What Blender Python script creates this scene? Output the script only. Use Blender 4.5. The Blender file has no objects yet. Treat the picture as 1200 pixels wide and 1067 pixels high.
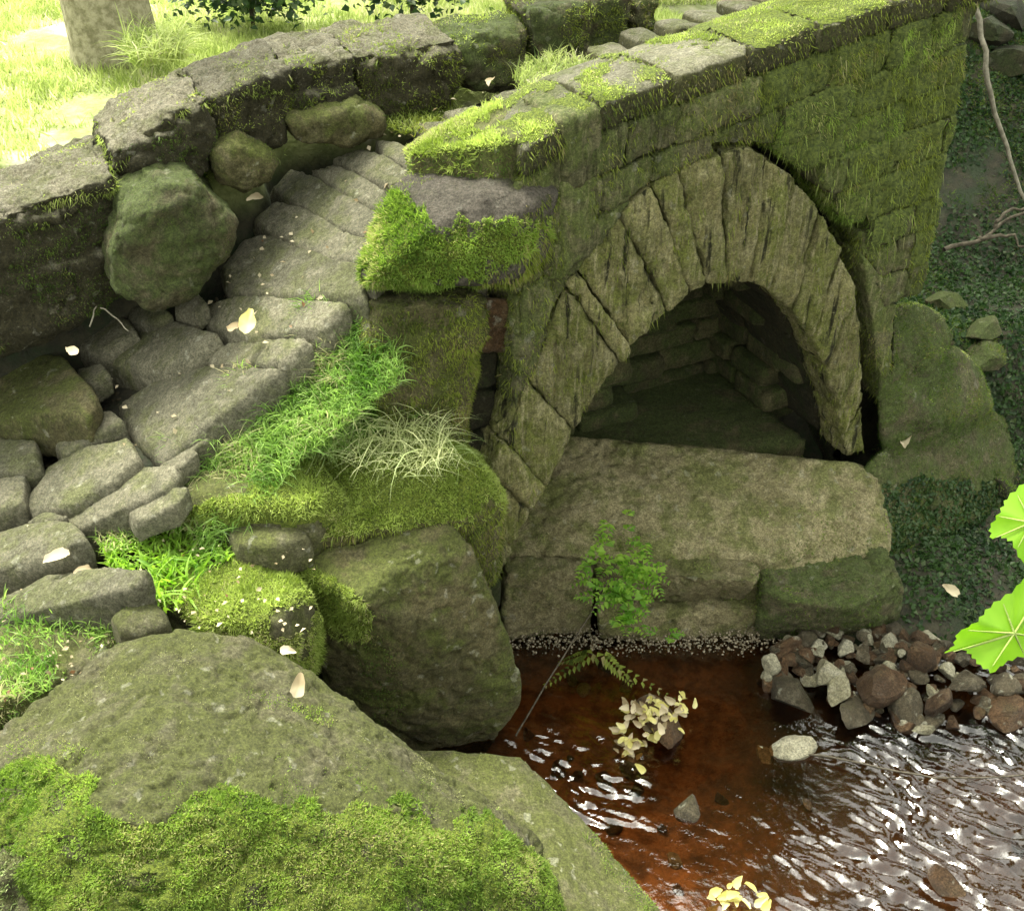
import bpy, bmesh, math, random
import numpy as np
from mathutils import Vector
random.seed(7)
RNG = np.random.default_rng(7)
SC = bpy.context.scene
COL = SC.collection

# ------------------------------------------------------------------ camera
PITCH, FPX, CAMH = math.radians(35), 1300.0, 3.2
cam_d = bpy.data.cameras.new('camera')
cam = bpy.data.objects.new('camera', cam_d)
COL.objects.link(cam)
cam.location = (0, 0, CAMH)
cam.rotation_euler = (math.pi / 2 - PITCH, 0, 0)
cam_d.sensor_fit = 'HORIZONTAL'
cam_d.sensor_width = 36
cam_d.lens = 36 * FPX / 1200
cam_d.clip_start = 0.05
cam_d.clip_end = 500
SC.camera = cam

# ------------------------------------------------------------------ light
SUN_AZ = math.radians(-42)      # from +Y towards -X : behind and to the left
SUN_EL = math.radians(64)
world = bpy.data.worlds.new('World')
SC.world = world
world.use_nodes = True
wn, wl = world.node_tree.nodes, world.node_tree.links
sky = wn.new('ShaderNodeTexSky')
sky.sky_type = 'NISHITA'
sky.sun_disc = False
sky.sun_elevation = SUN_EL
sky.sun_rotation = SUN_AZ
sky.dust_density = 4.0
sky.air_density = 1.0
hs = wn.new('ShaderNodeHueSaturation')
hs.inputs['Saturation'].default_value = 0.12
wl.new(sky.outputs[0], hs.inputs['Color'])
tint = wn.new('ShaderNodeMix')          # woodland light: the sky reaches the stream through leaves
tint.data_type, tint.blend_type = 'RGBA', 'MULTIPLY'
tint.inputs[0].default_value = 1
tint.inputs[7].default_value = (1.0, 1.0, .87, 1)
wl.new(hs.outputs[0], tint.inputs[6])
wl.new(tint.outputs[2], wn['Background'].inputs['Color'])
wn['Background'].inputs['Strength'].default_value = 0.125
sd = bpy.data.lights.new('sun', 'SUN')
sd.energy = 1.5
sd.angle = math.radians(14)
sd.color = (1.0, 0.96, 0.82)
so = bpy.data.objects.new('sun', sd)
COL.objects.link(so)
to_sun = Vector((math.sin(SUN_AZ) * math.cos(SUN_EL), math.cos(SUN_AZ) * math.cos(SUN_EL), math.sin(SUN_EL)))
so.rotation_euler = to_sun.to_track_quat('Z', 'Y').to_euler()
so.location = (-3, 5, 8)
SC.view_settings.view_transform = 'Standard'
SC.view_settings.look = 'None'
SC.view_settings.exposure = 2.55
SC.view_settings.gamma = 1
SC.view_settings.use_curve_mapping = False

# ------------------------------------------------------------------ geometry helpers
Fv = np.array([0, math.cos(PITCH), -math.sin(PITCH)])
Uv = np.array([0, math.sin(PITCH), math.cos(PITCH)])
Rv = np.array([1., 0, 0])
Cv = np.array([0, 0, CAMH])
BL = np.array([-.08, 3.12, 0.])                      # foot of the bridge face
BA = math.radians(25.2)
bu = np.array([math.cos(BA), math.sin(BA), 0.])      # along the bridge
bn = np.array([-bu[1], bu[0], 0.])                   # across it, away from the viewer


def ray(px, py):
    return Fv + (px - 600) / FPX * Rv - (py - 533.5) / FPX * Uv


def Z(px, py, z):
    """point of the photograph at height z"""
    d = ray(px, py)
    return Cv + (z - CAMH) / d[2] * d


def W(px, py, w):
    """point of the photograph on the vertical plane w metres behind the bridge face"""
    d = ray(px, py)
    t = (w - (Cv - BL) @ bn) / (d @ bn)
    return Cv + t * d


def D(px, py, dist):
    return Cv + ray(px, py) * dist


def SWZ(s, w, z):
    return BL + bu * s + bn * w + np.array([0, 0, z])


def sz(px, py, w=0.):
    P = W(px, py, w)
    return ((P - BL) @ bu, P[2])


def sm(a, b, x):
    t = np.clip((np.asarray(x, float) - a) / (b - a), 0, 1)
    return t * t * (3 - 2 * t)


def _h(ix, iy, iz, s):
    h = (ix * 374761393 + iy * 668265263 + iz * 2147483647 + s * 1274126177) & 0xffffffff
    h = ((h ^ (h >> 13)) * 1274126177) & 0xffffffff
    h = ((h ^ (h >> 16)) * 2246822519) & 0xffffffff
    return ((h ^ (h >> 15)) & 0xffff) / 65535.0


def vnoise(P, seed=0):
    P = np.asarray(P, float)
    i = np.floor(P).astype(np.int64)
    f = P - i
    f = f * f * f * (f * (f * 6 - 15) + 10)
    r = 0
    for a in (0, 1):
        for b in (0, 1):
            for c in (0, 1):
                wgt = (f[:, 0] if a else 1 - f[:, 0]) * (f[:, 1] if b else 1 - f[:, 1]) * (f[:, 2] if c else 1 - f[:, 2])
                r = r + wgt * _h(i[:, 0] + a, i[:, 1] + b, i[:, 2] + c, seed)
    return r * 2 - 1


def fbm(P, seed=0, octv=4, gain=.5):
    P = np.asarray(P, float)
    r, a, n = 0, 1., 0
    for k in range(octv):
        r = r + a * vnoise(P * (2.03 ** k) + k * 17.3, seed + k)
        n += a
        a *= gain
    return r / n


def finish(me, mat, smooth=True):
    me.materials.append(mat)
    if smooth:
        me.polygons.foreach_set('use_smooth', np.ones(len(me.polygons), bool))
    me.update()


def tag(o, label=None, cat=None, group=None, kind=None):
    if label: o['label'] = label
    if cat: o['category'] = cat
    if group: o['group'] = group
    if kind: o['kind'] = kind
    return o


WLOC = {}


def link(name, me, loc, parent=None):
    """me holds coordinates relative to world point loc"""
    o = bpy.data.objects.new(name, me)
    COL.objects.link(o)
    loc = np.asarray(loc, float)
    WLOC[o.name] = loc
    if parent is not None:
        o.parent = parent
        o.location = loc - WLOC[parent.name]
    else:
        o.location = loc
    return o


def thing(name, loc, label, cat, group=None):
    return tag(link(name, None, loc), label, cat, group)


def np_mesh(name, V, faces):
    me = bpy.data.meshes.new(name)
    V = np.asarray(V, np.float32)
    faces = np.asarray(faces, np.int32)
    k = faces.shape[1]
    me.vertices.add(len(V))
    me.vertices.foreach_set('co', V.ravel())
    me.loops.add(faces.size)
    me.loops.foreach_set('vertex_index', faces.ravel())
    me.polygons.add(len(faces))
    me.polygons.foreach_set('loop_start', np.arange(0, faces.size, k, dtype=np.int32))
    me.polygons.foreach_set('loop_total', np.full(len(faces), k, np.int32))
    me.update(calc_edges=True)
    return me


def get_co(me):
    a = np.empty(len(me.vertices) * 3, np.float32)
    me.vertices.foreach_get('co', a)
    return a.reshape(-1, 3).astype(float)


def get_no(me):
    a = np.empty(len(me.vertices) * 3, np.float32)
    me.vertices.foreach_get('normal', a)
    return a.reshape(-1, 3).astype(float)


def displace(me, fn, base):
    co, no = get_co(me), get_no(me)
    co = co + no * fn(co + base, no)[:, None]
    me.vertices.foreach_set('co', co.astype(np.float32).ravel())
    me.update()


def rockfn(amp, freq, seed, strata=0., groove=0., pits=0.):
    def fn(P, N):
        d = amp * fbm(P * freq, seed, 4)
        d += amp * .35 * fbm(P * freq * 5, seed + 9, 3)
        r = 1 - np.abs(fbm(P * freq * 1.7, seed + 5, 3)) * 2.5
        d -= amp * .5 * np.clip(r - .8, 0, 1) * 4
        if strata:
            q = P * np.array([2.5, 2.5, 26]) + 1.2 * fbm(P * 3, seed + 3, 2)[:, None]
            d += strata * vnoise(q, seed + 31) * (1 - np.abs(N[:, 2]))
        if groove:
            q = P * np.array([55, 55, 4.5]) + .8 * fbm(P * 6, seed + 2, 2)[:, None]
            d += groove * fbm(q, seed + 41, 2) * (1 - np.abs(N[:, 2])) * 1.6
        if pits:
            q = fbm(P * np.array([26, 40, 40]), seed + 77, 2)
            d -= pits * sm(.16, .45, q)
            d -= pits * .5 * sm(.2, .5, fbm(P * 75, seed + 78, 2))
        return d
    return fn


def rock(name, pts, mat, parent=None, vox=.02, smooth=3, amp=.012, freq=5, seed=None, round_=0, strata=0., groove=0., pits=0., origin=None, shape=None):
    """a stone: hull of world points, rounded, weathered"""
    pts = np.asarray(pts, float)
    if seed is None:
        seed = int(abs(pts.sum() * 977)) % 9973
    c = pts.mean(0) if origin is None else np.asarray(origin, float)
    bm = bmesh.new()
    for p in pts:
        bm.verts.new(p - c)
    r = bmesh.ops.convex_hull(bm, input=bm.verts)
    bad = [g for g in r['geom_interior'] if isinstance(g, bmesh.types.BMVert)]
    if bad:
        bmesh.ops.delete(bm, geom=bad, context='VERTS')
    me0 = bpy.data.meshes.new('t')
    bm.to_mesh(me0)
    bm.free()
    o = bpy.data.objects.new('t', me0)
    COL.objects.link(o)
    m = o.modifiers.new('r', 'REMESH')
    m.mode = 'VOXEL'
    m.voxel_size = vox
    s = o.modifiers.new('s', 'SMOOTH')
    s.factor = .5
    s.iterations = smooth
    dg = bpy.context.evaluated_depsgraph_get()
    me = bpy.data.meshes.new_from_object(o.evaluated_get(dg))
    bpy.data.objects.remove(o)
    bpy.data.meshes.remove(me0)
    me.name = name
    if shape is not None:
        co = get_co(me)
        me.vertices.foreach_set('co', (shape(co + c) - c).astype(np.float32).ravel())
        me.update()
    displace(me, rockfn(amp, freq, seed, strata, groove, pits), c)
    me.materials.clear()
    finish(me, mat)
    return link(name, me, c, parent)


def slab_pts(poly, z, th, out=.03, dome=.012, slope=None):
    """stone whose top outline is the pixel polygon at height z (number or list)"""
    zs = [z] * len(poly) if not hasattr(z, '__len__') else z
    T = []
    for p, q in zip(poly, zs):
        zz = q
        if slope:
            off = q - float(np.mean([zp((Z(a[0], a[1], q) - BL) @ bu) for a in poly]))
            for _ in range(6):
                zz = float(zp((Z(p[0], p[1], zz) - BL) @ bu)) + .35 * off
        T.append(Z(p[0], p[1], zz))
    T = np.array(T)
    c = T.mean(0)
    T = c + (T - c) * 1.08
    pts = []
    for t in T:
        d = t - c
        pts += [c + d * .93 + [0, 0, dome * .7], t - [0, 0, th * .18], c + d * (1 + out) - [0, 0, th * .5], c + d * .97 - [0, 0, th]]
        pts += [c + d * .55 + [0, 0, dome * 1.6]]
    return np.array(pts)


def face_pts(poly, w0, w1, bulge=.02, shrink=.0):
    """stone whose front outline is the pixel polygon on plane w0, going back to w1"""
    A = np.array([W(p[0], p[1], w0) for p in poly])
    c = A.mean(0)
    pts = []
    for a in A:
        a = c + (a - c) * (1 - shrink)
        pts += [a, c + (a - c) * .75 - bn * bulge, a + bn * (w1 - w0)]
    return np.array(pts)


def szface_pts(poly, w0, w1, bulge=.012, shrink=.03):
    A = np.array([SWZ(s, w0, z) for s, z in poly])
    c = A.mean(0)
    pts = []
    for a in A:
        q = c + (a - c) * (1 - shrink)
        pts += [q, c + (a - c) * .8 - bn * bulge, q + bn * (w1 - w0)]
    return np.array(pts)


# ------------------------------------------------------------------ materials
def mat_new(name):
    m = bpy.data.materials.new(name)
    m.use_nodes = True
    nt = m.node_tree
    b = nt.nodes['Principled BSDF']
    return m, nt, b


def N(nt, typ, **kw):
    n = nt.nodes.new(typ)
    for k, v in kw.items():
        if k in n.inputs: n.inputs[k].default_value = v
        else: setattr(n, k, v)
    return n


def mixc(nt, fac, a, b, blend='MIX'):
    n = nt.nodes.new('ShaderNodeMix')
    n.data_type = 'RGBA'
    n.blend_type = blend
    for sock, v in ((n.inputs[0], fac), (n.inputs[6], a), (n.inputs[7], b)):
        if hasattr(v, 'links') or hasattr(v, 'is_linked'): nt.links.new(v, sock)
        elif not hasattr(v, '__len__'): sock.default_value = v
        else: sock.default_value = (*v, 1)
    return n.outputs[2]


def ramp(nt, src, lo, hi, v0=0., v1=1.):
    n = nt.nodes.new('ShaderNodeMapRange')
    n.interpolation_type = 'SMOOTHSTEP'
    nt.links.new(src, n.inputs[0])
    n.inputs[1].default_value, n.inputs[2].default_value = lo, hi
    n.inputs[3].default_value, n.inputs[4].default_value = v0, v1
    return n.outputs[0]


def mth(nt, op, a, b):
    n = nt.nodes.new('ShaderNodeMath')
    n.operation = op
    for s, v in ((n.inputs[0], a), (n.inputs[1], b)):
        if hasattr(v, 'is_linked'): nt.links.new(v, s)
        else: s.default_value = v
    return n.outputs[0]


def noise(nt, co, scale, detail=4, rough=.6, dist=0.):
    n = N(nt, 'ShaderNodeTexNoise', Scale=scale, Detail=detail, Roughness=rough, Distortion=dist)
    nt.links.new(co, n.inputs['Vector'])
    return n.outputs[0]


def rock_mat(name, c1, c2, c3, algae, aamt=.5, lichen=.15, rough=.85, streak=0., grain=1., bump=.6, up=.25, lich_c=(.5, .5, .42), side=None):
    m, nt, b = mat_new(name)
    tc = N(nt, 'ShaderNodeTexCoord')
    oi = N(nt, 'ShaderNodeObjectInfo')
    add = N(nt, 'ShaderNodeVectorMath', operation='ADD')
    sc = N(nt, 'ShaderNodeVectorMath', operation='SCALE')
    cmb = N(nt, 'ShaderNodeCombineXYZ')
    for k in range(3): nt.links.new(oi.outputs['Random'], cmb.inputs[k])
    nt.links.new(cmb.outputs[0], sc.inputs[0])
    sc.inputs['Scale'].default_value = 37
    nt.links.new(tc.outputs['Object'], add.inputs[0])
    nt.links.new(sc.outputs[0], add.inputs[1])
    co = add.outputs[0]
    col = mixc(nt, ramp(nt, noise(nt, co, 4, 5, .65, .6), .38, .62), c1, c2)
    col = mixc(nt, ramp(nt, noise(nt, co, 16, 5, .7), .48, .72, 0, .8), col, c3)
    # algae film: more where the stone faces up
    geo = N(nt, 'ShaderNodeNewGeometry')
    sep = N(nt, 'ShaderNodeSeparateXYZ')
    nt.links.new(geo.outputs['Normal'], sep.inputs[0])
    af = mth(nt, 'ADD', noise(nt, co, 7, 6, .7, .3), mth(nt, 'MULTIPLY', sep.outputs[2], up * .3))
    col = mixc(nt, ramp(nt, af, .62 - .28 * aamt, .80 - .28 * aamt, 0, min(1, .5 + aamt * .5)), col, algae)
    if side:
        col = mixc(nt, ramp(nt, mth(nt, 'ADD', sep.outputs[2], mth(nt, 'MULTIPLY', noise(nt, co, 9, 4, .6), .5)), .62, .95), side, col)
    if streak:
        mp = N(nt, 'ShaderNodeMapping')
        mp.inputs['Scale'].default_value = (1, 1, .09)
        nt.links.new(co, mp.inputs[0])
        s1 = noise(nt, mp.outputs[0], 60, 4, .7, .2)
        s2 = noise(nt, mp.outputs[0], 28, 3, .6, .2)
        col = mixc(nt, ramp(nt, s1, .5, .68, 0, streak), col, (.42, .39, .22))
        col = mixc(nt, ramp(nt, s2, .56, .68, 0, streak), col, (.03, .03, .01))
    if lichen:
        lf = noise(nt, co, 22, 3, .5, .2)
        col = mixc(nt, ramp(nt, lf, .66 - .06 * lichen, .70, 0, lichen), col, lich_c)
    mid = noise(nt, co, 26, 8, .8, .4)
    col = mixc(nt, ramp(nt, mid, .50, .62, 0, .34), col, mixc(nt, .5, c2, (.02, .02, .01)))
    sp = noise(nt, co, 60, 6, .75)
    col = mixc(nt, ramp(nt, sp, .58, .66, 0, .5), col, c3)
    g2 = noise(nt, co, 62, 9, .85)
    col = mixc(nt, .9 * grain, col, mixc(nt, ramp(nt, g2, .40, .60), (.62, .62, .57), (1.2, 1.2, 1.15)), 'MULTIPLY')
    g = noise(nt, co, 150, 5, .8)
    col = mixc(nt, .8 * grain, col, mixc(nt, ramp(nt, g, .34, .66), (.35, .35, .33), (1.15, 1.15, 1.12)), 'MULTIPLY')
    rnd = N(nt, 'ShaderNodeMapRange')
    nt.links.new(oi.outputs['Random'], rnd.inputs[0])
    rnd.inputs[3].default_value, rnd.inputs[4].default_value = .78, 1.2
    hv = N(nt, 'ShaderNodeHueSaturation')
    nt.links.new(rnd.outputs[0], hv.inputs['Value'])
    nt.links.new(col, hv.inputs['Color'])
    nt.links.new(hv.outputs[0], b.inputs['Base Color'])
    b.inputs['Roughness'].default_value = rough
    b.inputs['Specular IOR Level'].default_value = .3
    b1 = mth(nt, 'ADD', mth(nt, 'MULTIPLY', noise(nt, co, 45, 8, .85), 1.3), mth(nt, 'MULTIPLY', noise(nt, co, 14, 4, .6), 1.5))
    if streak:
        b1 = mth(nt, 'ADD', b1, mth(nt, 'MULTIPLY', s1, 1.2))
    b1 = mth(nt, 'ADD', b1, mth(nt, 'MULTIPLY', g2, 1.2))
    bp = N(nt, 'ShaderNodeBump', Strength=bump, Distance=.026)
    nt.links.new(b1, bp.inputs['Height'])
    nt.links.new(bp.outputs[0], b.inputs['Normal'])
    return m


def leaf_mat(name, c1, c2, c3=None, trans=.4, rough=.6, patch=5.):
    """foliage: colour varies per blade (attribute rnd) and in patches"""
    m, nt, b = mat_new(name)
    at = N(nt, 'ShaderNodeAttribute', attribute_name='rnd')
    tc = N(nt, 'ShaderNodeTexCoord')
    pn = noise(nt, tc.outputs['Object'], patch, 3, .6)
    f = mth(nt, 'ADD', mth(nt, 'MULTIPLY', at.outputs['Fac'], .75), mth(nt, 'MULTIPLY', ramp(nt, pn, .35, .65), .5))
    col = mixc(nt, ramp(nt, f, .15, .95), c1, c2)
    if c3:
        col = mixc(nt, ramp(nt, at.outputs['Fac'], .86, .93), col, c3)
    nt.links.new(col, b.inputs['Base Color'])
    b.inputs['Roughness'].default_value = rough
    b.inputs['Specular IOR Level'].default_value = .25
    tr = N(nt, 'ShaderNodeBsdfTranslucent')
    hv = N(nt, 'ShaderNodeHueSaturation', Saturation=1.1, Value=1.5)
    nt.links.new(col, hv.inputs['Color'])
    nt.links.new(hv.outputs[0], tr.inputs['Color'])
    mx = N(nt, 'ShaderNodeMixShader')
    mx.inputs[0].default_value = trans
    nt.links.new(b.outputs[0], mx.inputs[1])
    nt.links.new(tr.outputs[0], mx.inputs[2])
    nt.links.new(mx.outputs[0], nt.nodes['Material Output'].inputs[0])
    return m


M = {}
ALG = (.075, .10, .022)
M['path'] = rock_mat('worn_stone', (.225, .212, .155), (.155, .15, .105), (.31, .29, .22), (.135, .15, .055), .45, .35, bump=.7)
M['wall'] = rock_mat('mossy_wall_stone', (.17, .15, .085), (.10, .10, .048), (.24, .21, .135), (.10, .14, .035), .75, .25, bump=.8)
M['wallgreen'] = rock_mat('green_wall_stone', (.20, .19, .10), (.12, .125, .055), (.26, .24, .14), (.14, .18, .045), .8, .3, bump=.8, streak=.5)
M['ring'] = rock_mat('streaked_arch_stone', (.37, .34, .16), (.23, .225, .09), (.42, .39, .24), (.18, .21, .04), .65, .3, streak=1., bump=.8)
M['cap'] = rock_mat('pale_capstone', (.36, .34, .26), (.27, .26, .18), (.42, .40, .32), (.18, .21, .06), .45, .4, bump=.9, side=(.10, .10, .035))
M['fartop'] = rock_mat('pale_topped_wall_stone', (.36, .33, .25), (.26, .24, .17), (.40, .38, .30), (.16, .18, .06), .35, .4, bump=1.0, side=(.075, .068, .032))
M['boulder'] = rock_mat('olive_boulder_stone', (.165, .145, .07), (.105, .10, .042), (.22, .195, .115), (.105, .13, .025), .65, .35, bump=.7)
M['boulder2'] = rock_mat('grey_olive_boulder_stone', (.185, .175, .10), (.125, .125, .06), (.26, .245, .165), (.125, .145, .035), .65, .4, bump=.75)
M['ledge'] = rock_mat('pale_ledge_stone', (.42, .37, .215), (.27, .24, .125), (.48, .43, .28), (.16, .19, .045), .5, .3, bump=.75)
M['dark'] = rock_mat('shade_dark_stone', (.06, .054, .028), (.035, .035, .018), (.085, .072, .04), (.04, .06, .014), .6, .1, bump=.8)  # colour darkened to stand in for shade in the barrel, recesses and crack
M['inner'] = rock_mat('damp_inner_stone', (.16, .145, .07), (.085, .085, .036), (.21, .185, .105), (.085, .12, .03), .7, .1, bump=.8)
M['purple'] = rock_mat('bare_grey_stone', (.20, .175, .15), (.15, .135, .11), (.25, .22, .19), (.12, .14, .04), .15, .2, bump=1.1)
M['pile'] = rock_mat('wet_brown_stone', (.15, .125, .085), (.09, .075, .05), (.27, .24, .18), (.09, .09, .04), .2, .7, rough=.4, bump=.9)
M['pilepale'] = rock_mat('pale_wet_stone', (.36, .34, .26), (.27, .25, .17), (.42, .40, .33), (.2, .2, .09), .2, .3, rough=.5, bump=.6)
M['red'] = rock_mat('rusty_stone', (.17, .10, .055), (.10, .06, .035), (.25, .18, .11), (.09, .08, .04), .1, .5, rough=.4, bump=.9)
M['moss'] = leaf_mat('bright_moss', (.09, .155, .025), (.29, .40, .085), (.36, .36, .15), .55)
M['mossd'] = leaf_mat('dark_moss', (.035, .07, .012), (.13, .20, .035), (.18, .18, .06), .4)
M['mossw'] = leaf_mat('hanging_wall_moss', (.06, .085, .015), (.24, .29, .05), (.27, .24, .10), .45)
M['mossy'] = leaf_mat('yellow_moss', (.15, .21, .035), (.38, .46, .13), (.40, .38, .2), .5)
M['film'] = leaf_mat('thin_moss_film', (.15, .17, .06), (.30, .31, .14), None, .3)
M['grass'] = leaf_mat('fresh_grass', (.10, .20, .035), (.30, .44, .12), (.42, .40, .22), .55, .45)
M['straw'] = leaf_mat('pale_grass', (.20, .28, .09), (.44, .47, .24), None, .4, .5)
M['meadow'] = leaf_mat('meadow_grass', (.20, .26, .07), (.42, .48, .19), (.48, .46, .30), .5, .5)
M['ivy'] = leaf_mat('dark_ground_leaves', (.014, .035, .011), (.04, .08, .022), (.07, .10, .04), .3, .4)
M['weed'] = leaf_mat('bright_weed_leaves', (.11, .24, .03), (.28, .44, .07), None, .55, .45)
M['litter'] = leaf_mat('dead_pale_leaves', (.22, .17, .09), (.55, .48, .33), (.18, .10, .05), .25, .6)
M['ylw'] = leaf_mat('yellow_leaves', (.50, .46, .14), (.66, .62, .30), (.55, .50, .36), .3, .5)
M['canopy'] = leaf_mat('tree_leaves', (.04, .08, .012), (.09, .15, .025), None, .4, .5)


def simple_mat(name, c1, c2, scale=20, rough=.9, bump=.5, dist=.01):
    m, nt, b = mat_new(name)
    tc = N(nt, 'ShaderNodeTexCoord')
    n1 = noise(nt, tc.outputs['Object'], scale, 6, .7)
    nt.links.new(mixc(nt, ramp(nt, n1, .35, .65), c1, c2), b.inputs['Base Color'])
    b.inputs['Roughness'].default_value = rough
    b.inputs['Specular IOR Level'].default_value = .3
    bp = N(nt, 'ShaderNodeBump', Strength=bump, Distance=dist)
    nt.links.new(n1, bp.inputs['Height'])
    nt.links.new(bp.outputs[0], b.inputs['Normal'])
    return m


M['bark'] = simple_mat('bark', (.14, .13, .07), (.30, .28, .18), 30)
M['twig'] = simple_mat('twig_bark', (.04, .034, .022), (.10, .085, .06), 40)
M['paletwig'] = simple_mat('pale_twig_bark', (.15, .14, .10), (.27, .25, .19), 40)
M['soil'] = simple_mat('dark_soil', (.035, .028, .016), (.09, .075, .045), 30, bump=.9, dist=.02)
M['green_stem'] = simple_mat('green_stem', (.16, .22, .04), (.22, .28, .08), 20)
M['gravel'] = simple_mat('grey_gravel', (.11, .09, .055), (.36, .31, .22), 60)


def terrain_mat():
    m, nt, b = mat_new('ground_cover')
    tc = N(nt, 'ShaderNodeTexCoord')
    co = tc.outputs['Object']
    geo = N(nt, 'ShaderNodeNewGeometry')
    sep = N(nt, 'ShaderNodeSeparateXYZ')
    nt.links.new(co, sep.inputs[0])
    soil = mixc(nt, ramp(nt, noise(nt, co, 18, 6, .7), .35, .65), (.015, .015, .008), (.04, .036, .018))  # soil darkened to stand in for tree shade on the right bank
    soil = mixc(nt, ramp(nt, noise(nt, co, 5, 6, .7), .45, .6), soil, (.016, .028, .008))
    grass = mixc(nt, ramp(nt, noise(nt, co, 9, 6, .7), .35, .65), (.15, .19, .05), (.33, .37, .14))
    bare = mixc(nt, ramp(nt, noise(nt, co, 30, 5, .7), .4, .6), (.36, .34, .24), (.50, .47, .37))
    grass = mixc(nt, ramp(nt, noise(nt, co, 1.6, 4, .6), .52, .62), grass, bare)
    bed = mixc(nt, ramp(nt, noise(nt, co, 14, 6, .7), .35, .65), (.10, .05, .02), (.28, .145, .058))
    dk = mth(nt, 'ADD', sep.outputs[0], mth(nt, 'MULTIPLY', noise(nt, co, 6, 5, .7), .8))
    bed = mixc(nt, ramp(nt, dk, .9, 1.5), bed, (.06, .038, .018))  # bed darkened to the right in place of light lost in deeper water
    col = mixc(nt, ramp(nt, sep.outputs[2], 1.55, 1.72), soil, grass)
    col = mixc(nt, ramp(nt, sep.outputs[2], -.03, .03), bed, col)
    nt.links.new(col, b.inputs['Base Color'])
    b.inputs['Roughness'].default_value = .9
    bp = N(nt, 'ShaderNodeBump', Strength=.8, Distance=.02)
    nt.links.new(noise(nt, co, 40, 6, .7), bp.inputs['Height'])
    nt.links.new(bp.outputs[0], b.inputs['Normal'])
    return m


def water_mat():
    m, nt, b = mat_new('peaty_water')
    nt.nodes.remove(b)
    tc = N(nt, 'ShaderNodeTexCoord')
    bp = N(nt, 'ShaderNodeBump', Strength=.25, Distance=.006)
    nt.links.new(noise(nt, tc.outputs['Object'], 45, 3, .5), bp.inputs['Height'])
    gl = N(nt, 'ShaderNodeBsdfGlossy', Roughness=.04)
    gl.inputs['Color'].default_value = (1, 1, 1, 1)
    tr = N(nt, 'ShaderNodeBsdfTransparent')
    tr.inputs['Color'].default_value = (.64, .46, .30, 1)
    fr = N(nt, 'ShaderNodeFresnel', IOR=1.75)
    nt.links.new(bp.outputs[0], gl.inputs['Normal'])
    nt.links.new(bp.outputs[0], fr.inputs['Normal'])
    mx = N(nt, 'ShaderNodeMixShader')
    nt.links.new(fr.outputs[0], mx.inputs[0])
    nt.links.new(tr.outputs[0], mx.inputs[1])
    nt.links.new(gl.outputs[0], mx.inputs[2])
    nt.links.new(mx.outputs[0], nt.nodes['Material Output'].inputs[0])
    return m


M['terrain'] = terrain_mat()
M['water'] = water_mat()

# ------------------------------------------------------------------ ground
PS = np.array([-3, -1.6, -1.4, -1.24, -.85, -.64, -.35, -.06, .3, .9, 1.4, 1.9, 3])
PZ = np.array([.75, .92, 1.0, 1.10, 1.30, 1.49, 1.66, 1.84, 1.98, 2.14, 2.22, 2.2, 2.1])


def zp(s): return np.interp(s, PS, PZ)


def terr(x, y, detail=True):
    x, y = np.asarray(x, float), np.asarray(y, float)
    s = (x - BL[0]) * bu[0] + (y - BL[1]) * bu[1]
    w = (x - BL[0]) * bn[0] + (y - BL[1]) * bn[1]
    P = np.stack([x, y, np.zeros_like(x)], -1).reshape(-1, 3)
    nz = fbm(P * 1.3, 5, 4).reshape(x.shape)
    nf = fbm(P * 6, 6, 3).reshape(x.shape)
    meadow = 1.84 + .035 * np.clip(w - 1, 0, 60) + .03 * nz
    left = (zp(np.minimum(s, 0)) - .075) * (1 - sm(.95, 1.2, w)) + meadow * sm(.95, 1.2, w)
    fall = sm(.34, -.15, w)
    left = left * (1 - fall) + .0 * fall
    left = left * (1 - sm(1.3, .5, y)) + 1.35 * sm(1.3, .5, y)
    # right hand bank: rises behind the rock
    dr = y - (3.95 + .12 * (x - 1.2))
    right = .10 + .55 * sm(0, .6, dr) + .95 * sm(1.0, 2.6, dr) + .5 * sm(2.6, 4.5, dr) + .1 * nz
    k = sm(-.25, .25, s + .25 + .1 * nz)
    # behind the bridge: meadow until past the crest, then the hollow on the right
    kb = sm(1.75, 2.25, s - .0) * (1 - sm(3.5, 5.5, w))
    back = meadow * (1 - kb) + right * kb
    front = left * (1 - k) + right * k
    t = sm(1.28, 1.5, w)
    z = front * (1 - t) + back * t
    # the channel
    xl = np.interp(y, [-1, 1.0, 1.98, 2.8, 3.3], [.8, .6, .1, -.25, -.3])
    ysh = 3.27 - .17 * np.clip(x - .95, 0, 9) - .06 * np.sin(x * 5)
    d = np.minimum(np.minimum(x - xl, ysh - y), y + 1.2)
    d = np.minimum(d, 9)
    ch = sm(-.16, .12, d)
    under = sm(-.35, -.2, s) * (1 - sm(1.5, 1.7, s)) * (1 - sm(1.28, 1.34, w)) * sm(-.15, .0, w)
    ch = np.maximum(ch, under)
    bed = -.13 - .05 * nz + .03 * nf - .05 * sm(.1, .8, d)
    z = z * (1 - ch) + bed * ch
    if detail:
        z = z + .015 * nf
    return z


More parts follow.
